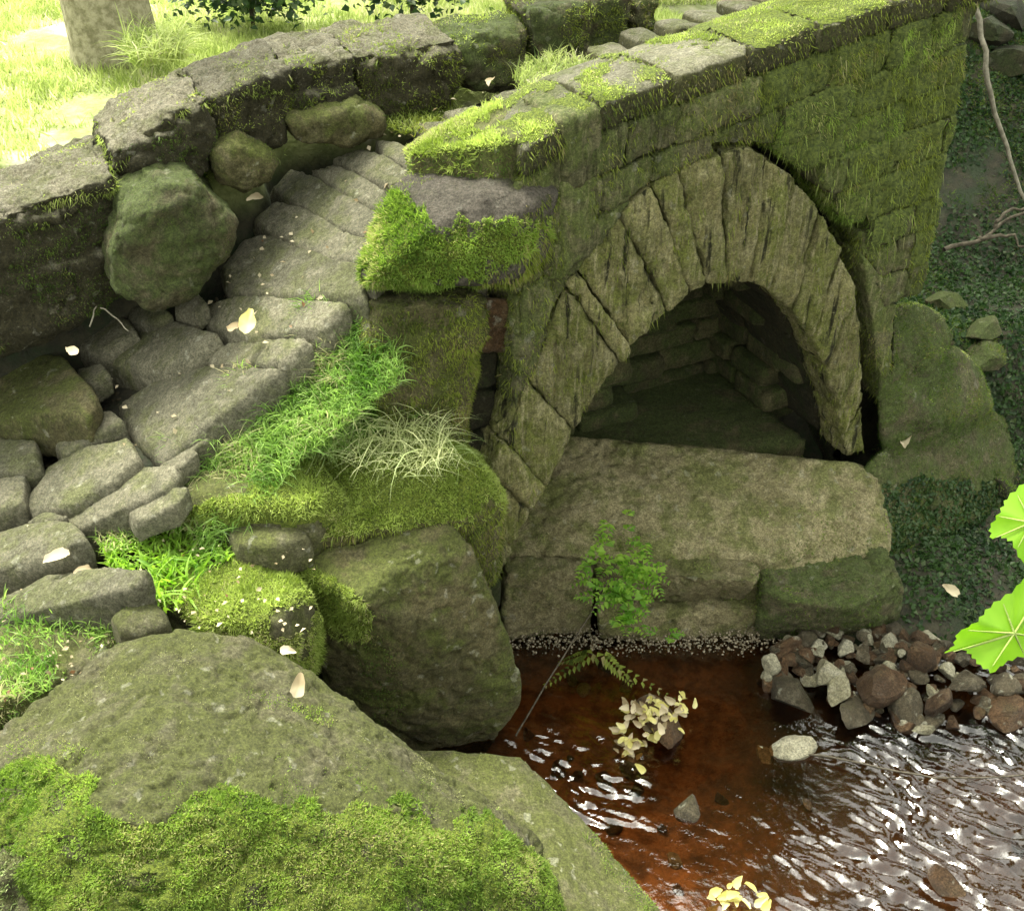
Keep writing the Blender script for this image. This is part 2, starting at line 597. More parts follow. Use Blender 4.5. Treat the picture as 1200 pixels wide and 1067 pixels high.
def build_ground():
    g1 = np.concatenate([-np.geomspace(80, 3.6, 20), np.arange(-3.4, 4.6, .04), np.geomspace(4.8, 80, 20)])
    g2 = np.concatenate([-np.geomspace(60, 1.4, 12), np.arange(-1.2, 7.6, .04), np.geomspace(7.8, 90, 20)])
    X, Y = np.meshgrid(g1, g2)
    Zz = terr(X, Y)
    nx, ny = len(g1), len(g2)
    idx = np.arange(nx * ny).reshape(ny, nx)
    F = np.stack([idx[:-1, :-1], idx[:-1, 1:], idx[1:, 1:], idx[1:, :-1]], -1).reshape(-1, 4)
    me = np_mesh('ground', np.stack([X, Y, Zz], -1).reshape(-1, 3), F)
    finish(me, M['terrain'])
    tag(link('ground', me, (0, 0, 0)), kind='structure')


build_ground()


def build_water():
    gx = np.concatenate([np.arange(-.6, 3.0, .008), np.geomspace(3.0, 12, 24)])
    gy = np.concatenate([-np.geomspace(4, .6, 10), np.arange(-.5, 1.2, .05), np.arange(1.2, 4.3, .008)])
    X, Y = np.meshgrid(gx, gy)
    P = np.stack([X, Y, 0 * X], -1).reshape(-1, 3)
    # flow runs towards the lower right of the picture; riffles there and by the boulder
    a = math.radians(-38)
    q = np.stack([P[:, 0] * math.cos(a) + P[:, 1] * math.sin(a), -P[:, 0] * math.sin(a) + P[:, 1] * math.cos(a), P[:, 2]], -1)
    wob = fbm(P * 4, 3, 2)[:, None] * np.array([.06, .06, 0])
    big = fbm((q + wob) * np.array([9, 34, 1]), 21, 3)
    fine = fbm((q + wob) * np.array([24, 60, 1]), 22, 2)
    calm = fbm(P * np.array([5, 9, 1]), 23, 3)
    riff = sm(.75, 1.25, P[:, 0] + .55 * (2.6 - P[:, 1]) * (P[:, 1] < 2.6) - .25 + .25 * calm)
    riff *= sm(3.05, 2.75, P[:, 1] + .0 * P[:, 0])
    r2 = sm(.22, .10, np.hypot((P[:, 0] - .13) * .75, P[:, 1] - 2.55) * .62)
    riff = np.maximum(riff, r2)
    h = (.0016 + .015 * riff) * big + (.0005 + .007 * riff) * fine + .0022 * calm
    P[:, 2] = h
    nx, ny = len(gx), len(gy)
    idx = np.arange(nx * ny).reshape(ny, nx)
    F = np.stack([idx[:-1, :-1], idx[:-1, 1:], idx[1:, 1:], idx[1:, :-1]], -1).reshape(-1, 4)
    me = np_mesh('stream_water', P, F)
    finish(me, M['water'])
    tag(link('stream_water', me, (0, 0, 0)), kind='structure')


build_water()


# ------------------------------------------------------------------ foliage scatter
def world_tris(objs):
    T, Nn = [], []
    for o in objs:
        me = o.data
        me.calc_loop_triangles()
        t = np.empty(len(me.loop_triangles) * 3, np.int32)
        me.loop_triangles.foreach_get('vertices', t)
        co = get_co(me) + WLOC[o.name]
        T.append(co[t.reshape(-1, 3)])
    return np.concatenate(T)


def sample(tris, dens, mask, up=None, front=True):
    e = np.cross(tris[:, 1] - tris[:, 0], tris[:, 2] - tris[:, 0])
    ar = np.linalg.norm(e, axis=1) / 2
    nrm = e / np.maximum(ar * 2, 1e-12)[:, None]
    keep = ar > 0
    n = int(ar.sum() * dens)
    i = RNG.choice(len(ar), n, p=ar / ar.sum())
    a, b = RNG.random(n), RNG.random(n)
    fl = a + b > 1
    a[fl], b[fl] = 1 - a[fl], 1 - b[fl]
    P = tris[i, 0] + (tris[i, 1] - tris[i, 0]) * a[:, None] + (tris[i, 2] - tris[i, 0]) * b[:, None]
    Nn = nrm[i]
    m = mask(P, Nn)
    k = RNG.random(n) < m
    return P[k], Nn[k]


def unit(v): return v / np.maximum(np.linalg.norm(v, axis=1), 1e-9)[:, None]


def blades(name, P, Nn, mat, parent=None, h=(.008, .016), wd=.004, spread=.7, grav=0., segs=1, curl=.0, kind='stuff', lean=(0, 0, 0), origin=None, width_pow=1., off=-.002):
    n = len(P)
    if n == 0: return None
    d = unit(Nn + RNG.normal(0, spread, (n, 3)) + np.array(lean) + np.array([0, 0, -grav]))
    side = unit(np.cross(d, RNG.normal(0, 1, (n, 3))))
    H = RNG.uniform(h[0], h[1], n)[:, None]
    cl = fbm(P * 16, 301, 3)
    if segs == 1: H = H * np.clip(.95 + 1.1 * cl, .6, 1.6)[:, None]
    wv = wd * RNG.uniform(.6, 1.4, n)[:, None]
    base = P + Nn * off
    V, Fc = [], []
    if segs == 1:
        V = np.stack([base - side * wv / 2, base + side * wv / 2, base + d * H], 1).reshape(-1, 3)
        Fc = np.arange(n * 3).reshape(-1, 3)
    else:
        rows = []
        p = base.copy()
        dd = d.copy()
        cd = RNG.normal(0, 1, (n, 3))
        cd[:, 2] = -1.2
        for k in range(segs + 1):
            f = (1 - (k / segs) ** width_pow) * .5 + .02
            rows += [p - side * wv * f, p + side * wv * f]
            p = p + dd * H / segs
            dd = unit(dd + cd * curl / segs)
        V = np.stack(rows, 1)
        m2 = 2 * (segs + 1)
        b0 = np.arange(n)[:, None] * m2
        Fc = np.concatenate([b0 + np.array([[2 * k, 2 * k + 1, 2 * k + 3, 2 * k + 2]]) for k in range(segs)], 0)
        V = V.reshape(-1, 3)
    vpb = len(V) // n
    c = P.mean(0) if origin is None else np.asarray(origin, float)
    if parent is not None: c = WLOC[parent.name]
    me = np_mesh(name, V - c, Fc)
    at = me.attributes.new('rnd', 'FLOAT', 'POINT')
    at.data.foreach_set('value', np.repeat(np.clip(RNG.random(n) * .8 + .1 + .7 * fbm(P * 7, 302, 3), 0, 1), vpb).astype(np.float32))
    finish(me, mat, False)
    o = link(name, me, c, parent)
    if kind: o['kind'] = kind
    return o


def leaf_cards(name, P, Nn, mat, parent=None, size=(.012, .022), tilt=.5, kind='stuff', origin=None, aspect=.7):
    """small pointed leaves: folded along the midrib"""
    n = len(P)
    if n == 0: return None
    nn = unit(Nn + RNG.normal(0, tilt, (n, 3)))
    t = unit(np.cross(nn, RNG.normal(0, 1, (n, 3))))
    b = np.cross(nn, t)
    L = RNG.uniform(*size, n)[:, None]
    w = L * aspect * .5
    q = P + Nn * .003
    V = np.stack([q, q + t * L * .45 + b * w + nn * L * .12, q + t * L - nn * L * .1, q + t * L * .45 - b * w + nn * L * .12], 1).reshape(-1, 3)
    F = (np.arange(n)[:, None, None] * 4 + np.array([[0, 1, 2], [0, 2, 3]])[None]).reshape(-1, 3)
    c = P.mean(0) if origin is None else np.asarray(origin, float)
    if parent is not None: c = WLOC[parent.name]
    me = np_mesh(name, V - c, F)
    at = me.attributes.new('rnd', 'FLOAT', 'POINT')
    at.data.foreach_set('value', np.repeat(RNG.random(n), 4).astype(np.float32))
    finish(me, mat, False)
    o = link(name, me, c, parent)
    if kind: o['kind'] = kind
    return o


def proj(P):
    d = P - Cv
    z = d @ Fv
    return np.stack([600 + FPX * (d @ Rv) / z, 533.5 - FPX * (d @ Uv) / z], -1)


def poly_mask(poly, soft=12, nscale=14, namp=18, seed=3, upmin=None):
    """growth limited to a patch of stone; its rim is ragged"""
    poly = np.array(poly, float)

    def m(P, Nn):
        q = proj(P) + namp * np.stack([fbm(P * nscale, seed, 3), fbm(P * nscale, seed + 50, 3)], -1)
        inside = np.zeros(len(q), bool)
        j = len(poly) - 1
        for i in range(len(poly)):
            xi, yi, xj, yj = *poly[i], *poly[j]
            c = ((yi > q[:, 1]) != (yj > q[:, 1])) & (q[:, 0] < (xj - xi) * (q[:, 1] - yi) / (yj - yi + 1e-9) + xi)
            inside ^= c
            j = i
        r = inside.astype(float)
        if upmin is not None:
            r *= sm(upmin - .15, upmin + .15, Nn[:, 2])
        r *= .35 + .65 * sm(-.3, .1, fbm(P * nscale * 2.3, seed + 7, 2))
        return r
    return m


def facing(P, Nn, lim=-.15):
    v = unit(Cv - P)
    return (v * Nn).sum(1) > lim


def grow(o, name, dens, mask, mat, fn=blades, sub=True, **kw):
    tr = world_tris([o])
    P, Nn = sample(tr, dens, mask)
    if len(P) < 5: return None
    return fn(name, P, Nn, mat, parent=o if sub else None, **kw)


def pad(o, mask, mat, lift=.001, bump=.006, thr=.5):
    """cushion of moss growing on part of a stone"""
    me = o.data
    base = WLOC[o.name]
    co, no = get_co(me) + base, get_no(me)
    q = np.empty(len(me.polygons) * 4, np.int32)
    if any(len(p.vertices) != 4 for p in me.polygons): return
    me.polygons.foreach_get('vertices', q)
    q = q.reshape(-1, 4)
    mv = mask(co, no)
    keep = mv[q].min(1) > thr * .55
    q = q[keep]
    if len(q) < 6: return
    used, inv = np.unique(q, return_inverse=True)
    edge = sm(thr * .5, thr * 1.3, mv[used])
    P = co[used] + no[used] * (-.004 + edge * (lift + .004 + bump * np.clip(.5 + 1.2 * fbm(co[used] * 20, 303, 4), 0, 1.2)))[:, None]
    m2 = np_mesh('moss_cushion', P - base, inv.reshape(-1, 4))
    finish(m2, mat)
    link('moss_cushion', m2, base, o)['kind'] = 'stuff'


def smooth_mask(poly, nscale=14, namp=14, seed=3):
    pm = poly_mask(poly, nscale=nscale, namp=namp, seed=seed)
    return lambda P, Nn: (pm(P, Nn) > 0).astype(float)


def tube(path, r0, r1, mat, name, parent=None, sides=6, origin=None):
    path = np.array(path, float)
    # resample
    n = len(path)
    V, F = [], []
    for i, p in enumerate(path):
        t = path[min(i + 1, n - 1)] - path[max(i - 1, 0)]
        t = t / np.linalg.norm(t)
        a = np.cross(t, [0.3, .2, 1]); a /= np.linalg.norm(a)
        b = np.cross(t, a)
        r = r0 + (r1 - r0) * i / (n - 1)
        for k in range(sides):
            th = 2 * math.pi * k / sides
            V.append(p + r * (a * math.cos(th) + b * math.sin(th)))
    for i in range(n - 1):
        for k in range(sides):
            F.append([i * sides + k, i * sides + (k + 1) % sides, (i + 1) * sides + (k + 1) % sides, (i + 1) * sides + k])
    c = path[0] if origin is None else np.asarray(origin, float)
    if parent is not None: c = WLOC[parent.name]
    me = np_mesh(name, np.array(V) - c, F)
    finish(me, mat)
    return link(name, me, c, parent)


def curve_pts(ctrl, n=20, jit=0.):
    ctrl = np.array(ctrl, float)
    t = np.linspace(0, len(ctrl) - 1, n)
    i = np.clip(t.astype(int), 0, len(ctrl) - 2)
    f = (t - i)[:, None]
    g = lambda k: ctrl[np.clip(k, 0, len(ctrl) - 1)]
    p0, p1, p2, p3 = g(i - 1), g(i), g(i + 1), g(i + 2)
    P = .5 * (2 * p1 + (p2 - p0) * f + (2 * p0 - 5 * p1 + 4 * p2 - p3) * f ** 2 + (3 * p1 - p0 - 3 * p2 + p3) * f ** 3)
    return P + (RNG.normal(0, jit, P.shape) if jit else 0)


# ------------------------------------------------------------------ the bridge
bridge = thing('stone_bridge', SWZ(.8, .5, 0), 'old mossy packhorse bridge with cobbled path over a single stone arch', 'bridge')

# arch ring, read along the face
INTR = [(555, 735), (575, 690), (605, 630), (640, 570), (680, 490), (730, 420), (765, 378), (800, 348), (832, 332), (865, 329), (900, 338), (930, 365), (955, 400), (975, 445), (988, 500), (992, 535)]
EXTR = [(505, 715), (530, 660), (558, 590), (590, 520), (625, 430), (668, 330), (705, 280), (750, 226), (800, 193), (880, 172), (925, 202), (962, 248), (988, 300), (1006, 365), (1012, 440), (1010, 528)]
OUTR = [(885, 163), (930, 188), (975, 232), (1012, 295), (1034, 360), (1040, 420), (1036, 470)]
IN = np.array([sz(*p) for p in INTR])
EX = np.array([sz(*p) for p in EXTR])
OUT = np.array([sz(*p) for p in OUTR])


def lerp_curve(C, t):
    k = t * (len(C) - 1)
    i = min(int(k), len(C) - 2)
    return C[i] + (C[i + 1] - C[i]) * (k - i)


ring_stones = []
NV = 19
cuts = np.linspace(0, 1, NV + 1)
cuts[1:-1] += RNG.uniform(-.35, .35, NV - 1) / NV
for i in range(NV):
    a, b = cuts[i] + .0009, cuts[i + 1] - .0009
    mid = (a + b) / 2
    poly = [lerp_curve(IN, a), lerp_curve(IN, mid), lerp_curve(IN, b), lerp_curve(EX, b), lerp_curve(EX, mid), lerp_curve(EX, a)]
    off = random.uniform(-.008, .012)
    o = rock('arch_stone', szface_pts(poly, off, .17, .010, -.002), M['ring'], bridge, vox=.0105, smooth=1, amp=.014, freq=7, groove=.010)
    ring_stones.append(o)
# barrel behind the ring
for row, (w0, w1) in enumerate([(.19, .62), (.625, 1.08)]):
    for i in range(13):
        a, b = i / 13 + .002, (i + 1) / 13 - .002
        poly = [lerp_curve(IN, a), lerp_curve(IN, b), lerp_curve(EX, b), lerp_curve(EX, a)]
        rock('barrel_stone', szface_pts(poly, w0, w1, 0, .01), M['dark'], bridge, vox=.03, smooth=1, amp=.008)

# spandrel courses
TOPS = np.array([-.6, .0, .25, .37, .96, 1.28, 1.82, 2.2])
TOPZ = np.array([1.9, 2.02, 2.14, 2.185, 2.285, 2.345, 2.42, 2.44])


def top(s): return np.interp(s, TOPS, TOPZ)


def right_edge(z):
    pts = np.array([sz(1146, 20), sz(1136, 60), sz(1118, 150), sz(1102, 225), sz(1090, 320), sz(1048, 365), sz(1043, 470)])
    zz = pts[::-1, 1]
    ss = pts[::-1, 0]
    return np.interp(z, zz, ss)


def clip(poly, p, nrm):
    out = []
    for i in range(len(poly)):
        a, b = np.array(poly[i]), np.array(poly[(i + 1) % len(poly)])
        da, db = (a - p) @ nrm, (b - p) @ nrm
        if da >= 0: out.append(a)
        if (da >= 0) != (db >= 0): out.append(a + (b - a) * da / (da - db))
    return out


# outline the wall must stay outside of: extrados on the left, gap outline on the right
GUARD = np.concatenate([EX[:9] + 0, OUT])


def dens(C, n):
    C = np.asarray(C)
    t = np.concatenate([[0], np.cumsum(np.linalg.norm(np.diff(C, axis=0), axis=1))])
    u = np.linspace(0, t[-1], n)
    return np.stack([np.interp(u, t, C[:, 0]), np.interp(u, t, C[:, 1])], -1)


GD = dens(GUARD, 240)
GPOLY = np.concatenate([GD, [[GD[-1, 0], -1], [GD[0, 0] - .02, -1]]])


def in_poly(q, poly):
    ins, j = False, len(poly) - 1
    for i in range(len(poly)):
        xi, yi, xj, yj = *poly[i], *poly[j]
        if (yi > q[1]) != (yj > q[1]) and q[0] < (xj - xi) * (q[1] - yi) / (yj - yi + 1e-12) + xi: ins = not ins
        j = i
    return ins


def clip_guard(poly, rings=1):
    pts = dens(np.array(list(poly) + [poly[0]]), 28)[:-1]
    out, n_in = [], 0
    for q in pts:
        if in_poly(q, GPOLY):
            n_in += 1
            k = int(np.linalg.norm(GD - q, axis=1).argmin())
            t = GD[min(k + 1, 239)] - GD[max(k - 1, 0)]
            nrm = np.array([-t[1], t[0]]); nrm /= np.linalg.norm(nrm)
            q = GD[k] + nrm * (.003 + .028 * (k > 125))
        out.append(q)
    return [] if n_in > 24 else out


def area(p):
    p = np.array(p)
    return abs(np.sum(p[:, 0] * np.roll(p[:, 1], -1) - p[:, 1] * np.roll(p[:, 0], -1))) / 2


wall_stones = []
depth0 = .10
row = 0
while depth0 < 2.0:
    hgt = random.uniform(.11, .17)
    s = .10 + random.uniform(-.12, 0)
    while s < 1.85:
        ln = random.uniform(.16, .34)
        s1 = min(s + ln, 1.95)
        g = .0015
        poly = [np.array([s + g, top(s) - depth0 - hgt + g]), np.array([s1 - g, top(s1) - depth0 - hgt + g]),
                np.array([s1 - g, top(s1) - depth0 - g]), np.array([s + g, top(s) - depth0 - g])]
        # right end of the wall
        zc = (poly[0][1] + poly[2][1]) / 2
        re = right_edge(zc)
        poly = clip(poly, np.array([re, zc]), np.array([-1., 0]))
        poly = clip(poly, np.array([.10, 0]), np.array([1., 0])) if len(poly) > 2 else poly
        if len(poly) > 2:
            cc = np.mean(poly, 0)
            inarch = cc[0] > EX[0, 0]
            poly = clip_guard(poly)
        if len(poly) > 2 and area(poly) > .0035 and np.mean(poly, 0)[1] > .55:
            c = np.mean(poly, 0)
            # under the left haunch the wall belongs to the recess
            o = rock('wall_stone', szface_pts(poly, random.uniform(-.006, .010), .22, .004, -.012), M['wallgreen'], bridge, vox=.0125, smooth=1, amp=.018, freq=7, groove=.008)
            wall_stones.append((o, c))
        s = s1
    depth0 += hgt
    row += 1
# thin tail of masonry beside the crack
tail = [(1010, 296), (1040, 330), (1047, 372), (1043, 430), (1037, 478), (1033, 430), (1026, 360)]
wall_stones.append((rock('wall_stone', face_pts(tail, .0, .16, .006), M['wallgreen'], bridge, vox=.0085, smooth=1, amp=.008, groove=.005), np.array(sz(1030, 400))))
for p_ in ([(960, 250), (1050, 300), (1052, 400), (985, 400)], [(975, 400), (1056, 400), (1056, 560), (975, 560)]):
    rock('wall_stone', face_pts(p_, .24, .6, .0), M['dark'], bridge, vox=.02, smooth=2, amp=.012)  # dark backing added so the open crack reads as deep shade
# return wall of the right end, going back from the corner
for k in range(11):
    z0 = .75 + k * .15
    for (w0, w1) in ((.24, .60), (.61, 1.02)):
        e = float(right_edge(z0 + .07))
        pts = [SWZ(e - a, b, z) for a in (.28, .0) for b in (w0, w1) for z in (z0 + .004, z0 + .146)]
        rock('wall_stone', pts, M['wall'], bridge, vox=.025, smooth=2, amp=.012)

# rubble filling (dark heart of the bridge)
V, F = [], []


def fbox(V, F, s0, s1, w0, w1, za, zb, zc, zd):
    b = len(V)
    for (s_, z_) in ((s0, za), (s1, zb), (s1, zd), (s0, zc)):
        for w_ in (w0, w1):
            V.append(SWZ(s_, w_, z_))
    for q in ((0, 2, 4, 6), (1, 7, 5, 3), (0, 1, 3, 2), (2, 3, 5, 4), (4, 5, 7, 6), (6, 7, 1, 0)):
        F.append([b + i for i in q])


exu = EX[6:12]
for i in range(26):
    s0 = .12 + i * .065
    s1 = s0 + .065
    def lowz(s):
        if s < EX[9, 0]:
            return float(np.interp(s, EX[:10, 0], EX[:10, 1]))
        return float(np.interp(s, OUT[:6, 0], OUT[:6, 1])) if s < OUT[5, 0] else .3
    fbox(V, F, s0, s1, .2, 1.0, lowz(s0) + .02, lowz(s1) + .02, zp(s0) - .13, zp(s1) - .13)
me = np_mesh('rubble_fill', np.array(V) - WLOC[bridge.name], F)
finish(me, M['dark'], False)
tag(link('rubble_fill', me, WLOC[bridge.name], bridge), kind='stuff')

# capping stones of the near parapet, pale and worn
caps = []
cs = [.12, .36, .62, .90, 1.14, 1.42, 1.66, 1.9]
for i in range(len(cs) - 1):
    a, b = cs[i] + .004, cs[i + 1] - .004
    pts = []
    for s_ in (a, b):
        for w_, dz in ((-.012, -.01), (.02, .004), (.2, .0), (.36, -.01), (.40, -.03)):
            pts.append(SWZ(s_, w_ + random.uniform(-.012, .012), top(s_) + dz - .02 * (w_ > .3)))
            pts.append(SWZ(s_, w_, top(s_) - .10))
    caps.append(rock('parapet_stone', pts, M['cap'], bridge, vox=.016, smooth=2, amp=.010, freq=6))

# far parapet: big rough blocks, front outline on plane w
FARP = [
    ([(-90, 285), (-20, 262), (60, 237), (128, 205), (163, 228), (166, 300), (130, 360), (60, 395), (-20, 425), (-90, 440)], .80, 1.22, 'fartop'),
    ([(150, 168), (200, 140), (236, 118), (250, 150), (243, 200), (212, 232), (166, 228), (140, 205)], .84, 1.24, 'fartop'),
    ([(236, 115), (285, 96), (333, 80), (348, 118), (335, 168), (290, 178), (246, 190)], .90, 1.26, 'fartop'),
    ([(335, 80), (372, 70), (412, 66), (420, 108), (405, 140), (350, 158)], .93, 1.3, 'fartop'),
    ([(412, 66), (468, 54), (534, 47), (545, 85), (520, 125), (470, 140), (425, 140)], .95, 1.3, 'fartop'),
    ([(532, 50), (572, 36), (618, 32), (622, 75), (612, 108), (560, 112), (540, 90)], .98, 1.28, 'wall'),
    ([(626, 14), (660, 2), (700, -6), (735, -12), (738, 50), (700, 70), (662, 76), (634, 70)], .95, 1.25, 'wall'),
    ([(735, -5), (772, -6), (772, 36), (752, 50), (738, 50)], .98, 1.2, 'wall'),
]
farstones = []
for poly, w0, w1, mt in FARP:
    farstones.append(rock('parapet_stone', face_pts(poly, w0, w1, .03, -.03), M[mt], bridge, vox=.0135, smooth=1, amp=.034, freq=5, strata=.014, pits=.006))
for edge, w_ in [([(-90, 283), (-20, 262), (60, 236), (128, 200)], .77), ([(128, 176), (165, 150), (200, 130), (240, 112)], .81), ([(240, 112), (290, 92), (335, 76)], .87), ([(335, 76), (375, 68), (412, 62)], .91), ([(412, 62), (470, 52), (535, 43)], .93)]:
    pts = []
    for p in edge:
        q = W(p[0], p[1], w_ + random.uniform(-.015, .02))
        for dw, dz in ((0, -.015), (.04, 0), (.36, .0), (.42, -.03), (0, -.07), (.42, -.09)):
            pts.append(q + bn * dw + np.array([0, 0, dz]))
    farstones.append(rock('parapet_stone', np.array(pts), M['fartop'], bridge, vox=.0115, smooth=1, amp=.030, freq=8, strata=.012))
# pale worn tops laid on the left of the far parapet
for poly, zz in [([(-60, 260), (60, 232), (128, 200), (118, 182), (40, 192), (-60, 212)], 1.83),
                 ([(0, 188), (110, 172), (165, 150), (228, 112), (228, 98), (150, 112), (70, 142), (0, 176)], 1.93)]:
    pass

# boulders along the foot of the far parapet
foot = []
for poly, w0, w1 in [
    ([(150, 240), (190, 214), (232, 210), (276, 262), (272, 292), (228, 345), (180, 365), (132, 342), (125, 300)], .62, .98),
    ([(243, 172), (284, 155), (318, 178), (322, 212), (290, 228), (252, 218)], .84, 1.10),
    ([(338, 140), (372, 124), (412, 118), (448, 134), (450, 158), (410, 172), (352, 172)], .86, 1.12),
]:
    foot.append(rock('edge_boulder', face_pts(poly, w0, w1, .04, .0), M['wall' if w0 < .7 else 'boulder'], bridge, vox=.012, smooth=6, amp=.030, freq=6, strata=.008))

# cobbled path
COB = [
    ([(488, 142), (520, 148), (548, 140), (556, 150), (520, 165), (495, 160)], 1.93),
    ([(440, 162), (468, 166), (494, 180), (480, 194), (452, 182)], 1.87),
    ([(505, 168), (545, 158), (560, 165), (520, 184), (500, 182)], 1.91),
    ([(390, 186), (424, 173), (452, 182), (478, 198), (468, 216), (446, 214), (418, 200)], 1.83),
    ([(364, 198), (390, 191), (416, 201), (450, 222), (452, 240), (436, 243), (402, 226), (376, 208)], 1.78),
    ([(318, 222), (342, 197), (376, 209), (436, 246), (450, 262), (444, 276), (408, 272), (380, 255), (348, 235)], 1.72),
    ([(298, 257), (324, 235), (356, 243), (404, 274), (442, 279), (430, 306), (388, 303), (346, 285), (312, 268)], 1.65),
    ([(262, 312), (284, 281), (310, 272), (338, 284), (374, 304), (424, 310), (424, 344), (342, 345), (274, 341)], 1.56),
    ([(232, 360), (278, 344), (366, 350), (404, 352), (370, 382), (292, 393), (248, 380)], 1.47),
    ([(124, 418), (168, 381), (200, 374), (256, 389), (232, 402), (220, 426), (188, 432), (138, 425)], 1.34),
    ([(238, 420), (268, 399), (330, 394), (362, 398), (330, 424), (250, 427)], 1.38),
    ([(142, 472), (200, 435), (240, 429), (330, 430), (310, 450), (262, 484), (222, 512), (192, 536), (170, 508), (148, 492)], 1.22),
    ([(66, 518), (94, 486), (130, 478), (146, 492), (102, 516), (74, 532)], 1.19),
    ([(26, 592), (56, 546), (98, 521), (150, 513), (160, 536), (132, 562), (84, 590), (40, 598)], 1.12),
    ([(66, 606), (118, 570), (168, 545), (206, 546), (196, 572), (140, 594), (96, 618)], 1.06),
    ([(-40, 640), (0, 622), (40, 609), (84, 612), (100, 632), (62, 656), (0, 670), (-40, 676)], 1.0),
    ([(-30, 712), (60, 674), (120, 662), (172, 668), (152, 690), (80, 704), (-20, 730)], .95),
    ([(-60, 424), (10, 408), (72, 416), (108, 458), (96, 482), (40, 492), (-60, 492)], 1.40),
    ([(-50, 520), (0, 512), (40, 515), (44, 540), (20, 552), (-50, 556)], 1.20),
    ([(-50, 566), (0, 560), (30, 556), (26, 588), (0, 600), (-50, 604)], 1.13),
    ([(30, 612), (52, 598), (80, 604), (60, 612)], 1.05),
    ([(150, 600), (196, 572), (220, 570), (206, 592), (160, 612)], 1.06),
    ([(205, 350), (232, 344), (244, 356), (226, 368), (206, 366)], 1.47),
    ([(150, 362), (184, 354), (200, 366), (180, 378), (152, 376)], 1.43),
    ([(70, 375), (110, 362), (150, 372), (160, 386), (120, 412), (88, 404)], 1.38),
    ([(90, 432), (118, 424), (128, 438), (110, 450), (94, 446)], 1.32),
    ([(205, 520), (250, 492), (262, 500), (224, 530)], 1.17),
    ([(186, 545), (222, 524), (232, 530), (206, 552)], 1.12),
    ([(560, 138), (600, 122), (612, 128), (575, 150)], 1.98),
    ([(575, 112), (620, 100), (640, 108), (600, 122)], 2.0),
    ([(520, 130), (560, 122), (566, 132), (530, 140)], 1.95),
    ([(420, 300), (440, 296), (452, 310), (440, 340), (424, 336)], 1.62),
    ([(336, 395), (372, 384), (400, 372), (390, 392), (360, 404)], 1.42),
]
cobs = []
for poly, z in COB:
    big = len(poly) > 5
    th = .16 if big else .08
    cobs.append(rock('paving_stone', slab_pts(poly, z, th, .0, .004 if big else .003, True), M['path'], bridge, vox=.009 if big else .008, smooth=5, amp=.010 if big else .007, freq=7))
cobs[17].data.materials[0] = M['boulder']

# path stones over the crest and down the far side
rs = random.Random(4)
for i in range(11):
    s = .5 + i * .14
    for w0 in (.44, .66):
        pts = [SWZ(s + a + rs.uniform(-.01, .01), w0 + b + rs.uniform(-.01, .01), zp(s) + c) for a in (.005, .13) for b in (0, .2) for c in (-.12, -.02 + rs.uniform(0, .02))]
        rock('paving_stone', pts, M['cap'], bridge, vox=.02, smooth=3, amp=.01)

# near parapet, left end: the moss-topped block, the block under it, the brown filler
blockA = rock('parapet_stone', np.array(
    [W(448, 225, .26), W(480, 200, .30), W(515, 184, .34), W(575, 180, .26), W(618, 186, .16), W(650, 205, .05), W(657, 225, -.02),
     W(420, 322, .14), W(440, 300, .10), W(470, 290, .02), W(540, 300, -.06), W(612, 318, -.08), W(600, 335, -.07), W(540, 332, -.05), W(430, 334, .06),
     W(655, 240, .22), W(610, 330, .2), W(560, 230, .0), W(600, 255, -.07), W(520, 215, .2), W(430, 338, .3), W(640, 300, -.01)]),
    M['purple'], bridge, vox=.0105, smooth=4, amp=.016, freq=5, origin=W(540, 300, .05))
blockB = rock('parapet_stone', np.array(
    [W(415, 345, .24), W(425, 340, .28), W(470, 333, .26), W(520, 334, .18), W(560, 340, .10), W(575, 352, .06),
     W(418, 352, .16), W(450, 356, .07), W(540, 358, .0), W(560, 380, .0), W(545, 505, .05), W(520, 520, .04), W(455, 500, .02), W(432, 430, .06), W(425, 420, .2), W(560, 400, .3), W(440, 520, .3), W(540, 540, .3)]),
    M['boulder'], bridge, vox=.0105, smooth=6, amp=.024, freq=6, strata=.008)
blockC = rock('wall_stone', np.array([W(p[0], p[1], w_) for w_ in (.06, .3) for p in [(548, 350), (600, 350), (612, 400), (600, 412), (555, 412), (540, 380)]]), M['red'], bridge, vox=.012, smooth=3, amp=.012)
# top slab joining block A to the wall
slabT = rock('parapet_stone', np.array([SWZ(s_, w_, z_) for s_, w_, z_ in [(-.12, .28, 2.00), (-.1, .40, 1.98), (.12, .42, 2.06), (.22, .38, 2.10), (.2, .02, 2.12), (.08, .06, 2.08), (.0, .16, 2.04),
                                                                  (-.12, .28, 1.85), (.2, .02, 1.95), (.22, .38, 1.9), (.06, .06, 1.95), (-.05, .4, 1.85)]]), M['boulder'], bridge, vox=.012, smooth=4, amp=.012)
# recessed masonry between the blocks and the arch leg
k = 0
for z0 in np.arange(.0, 1.62, .17):
    for s0 in (-.62, -.38, -.14, .10):
        if s0 >= .1 and z0 < .9: continue
        if z0 + .17 > zp(s0) - .22: continue
        w0 = .10 + rs.uniform(0, .04)
        pts = [SWZ(s0 + a, w0 + b, z0 + c) for a in (.004, .236) for b in (0, .28) for c in (.004, .166)]
        rock('wall_stone', pts, M['dark'], bridge, vox=.022, smooth=2, amp=.014)
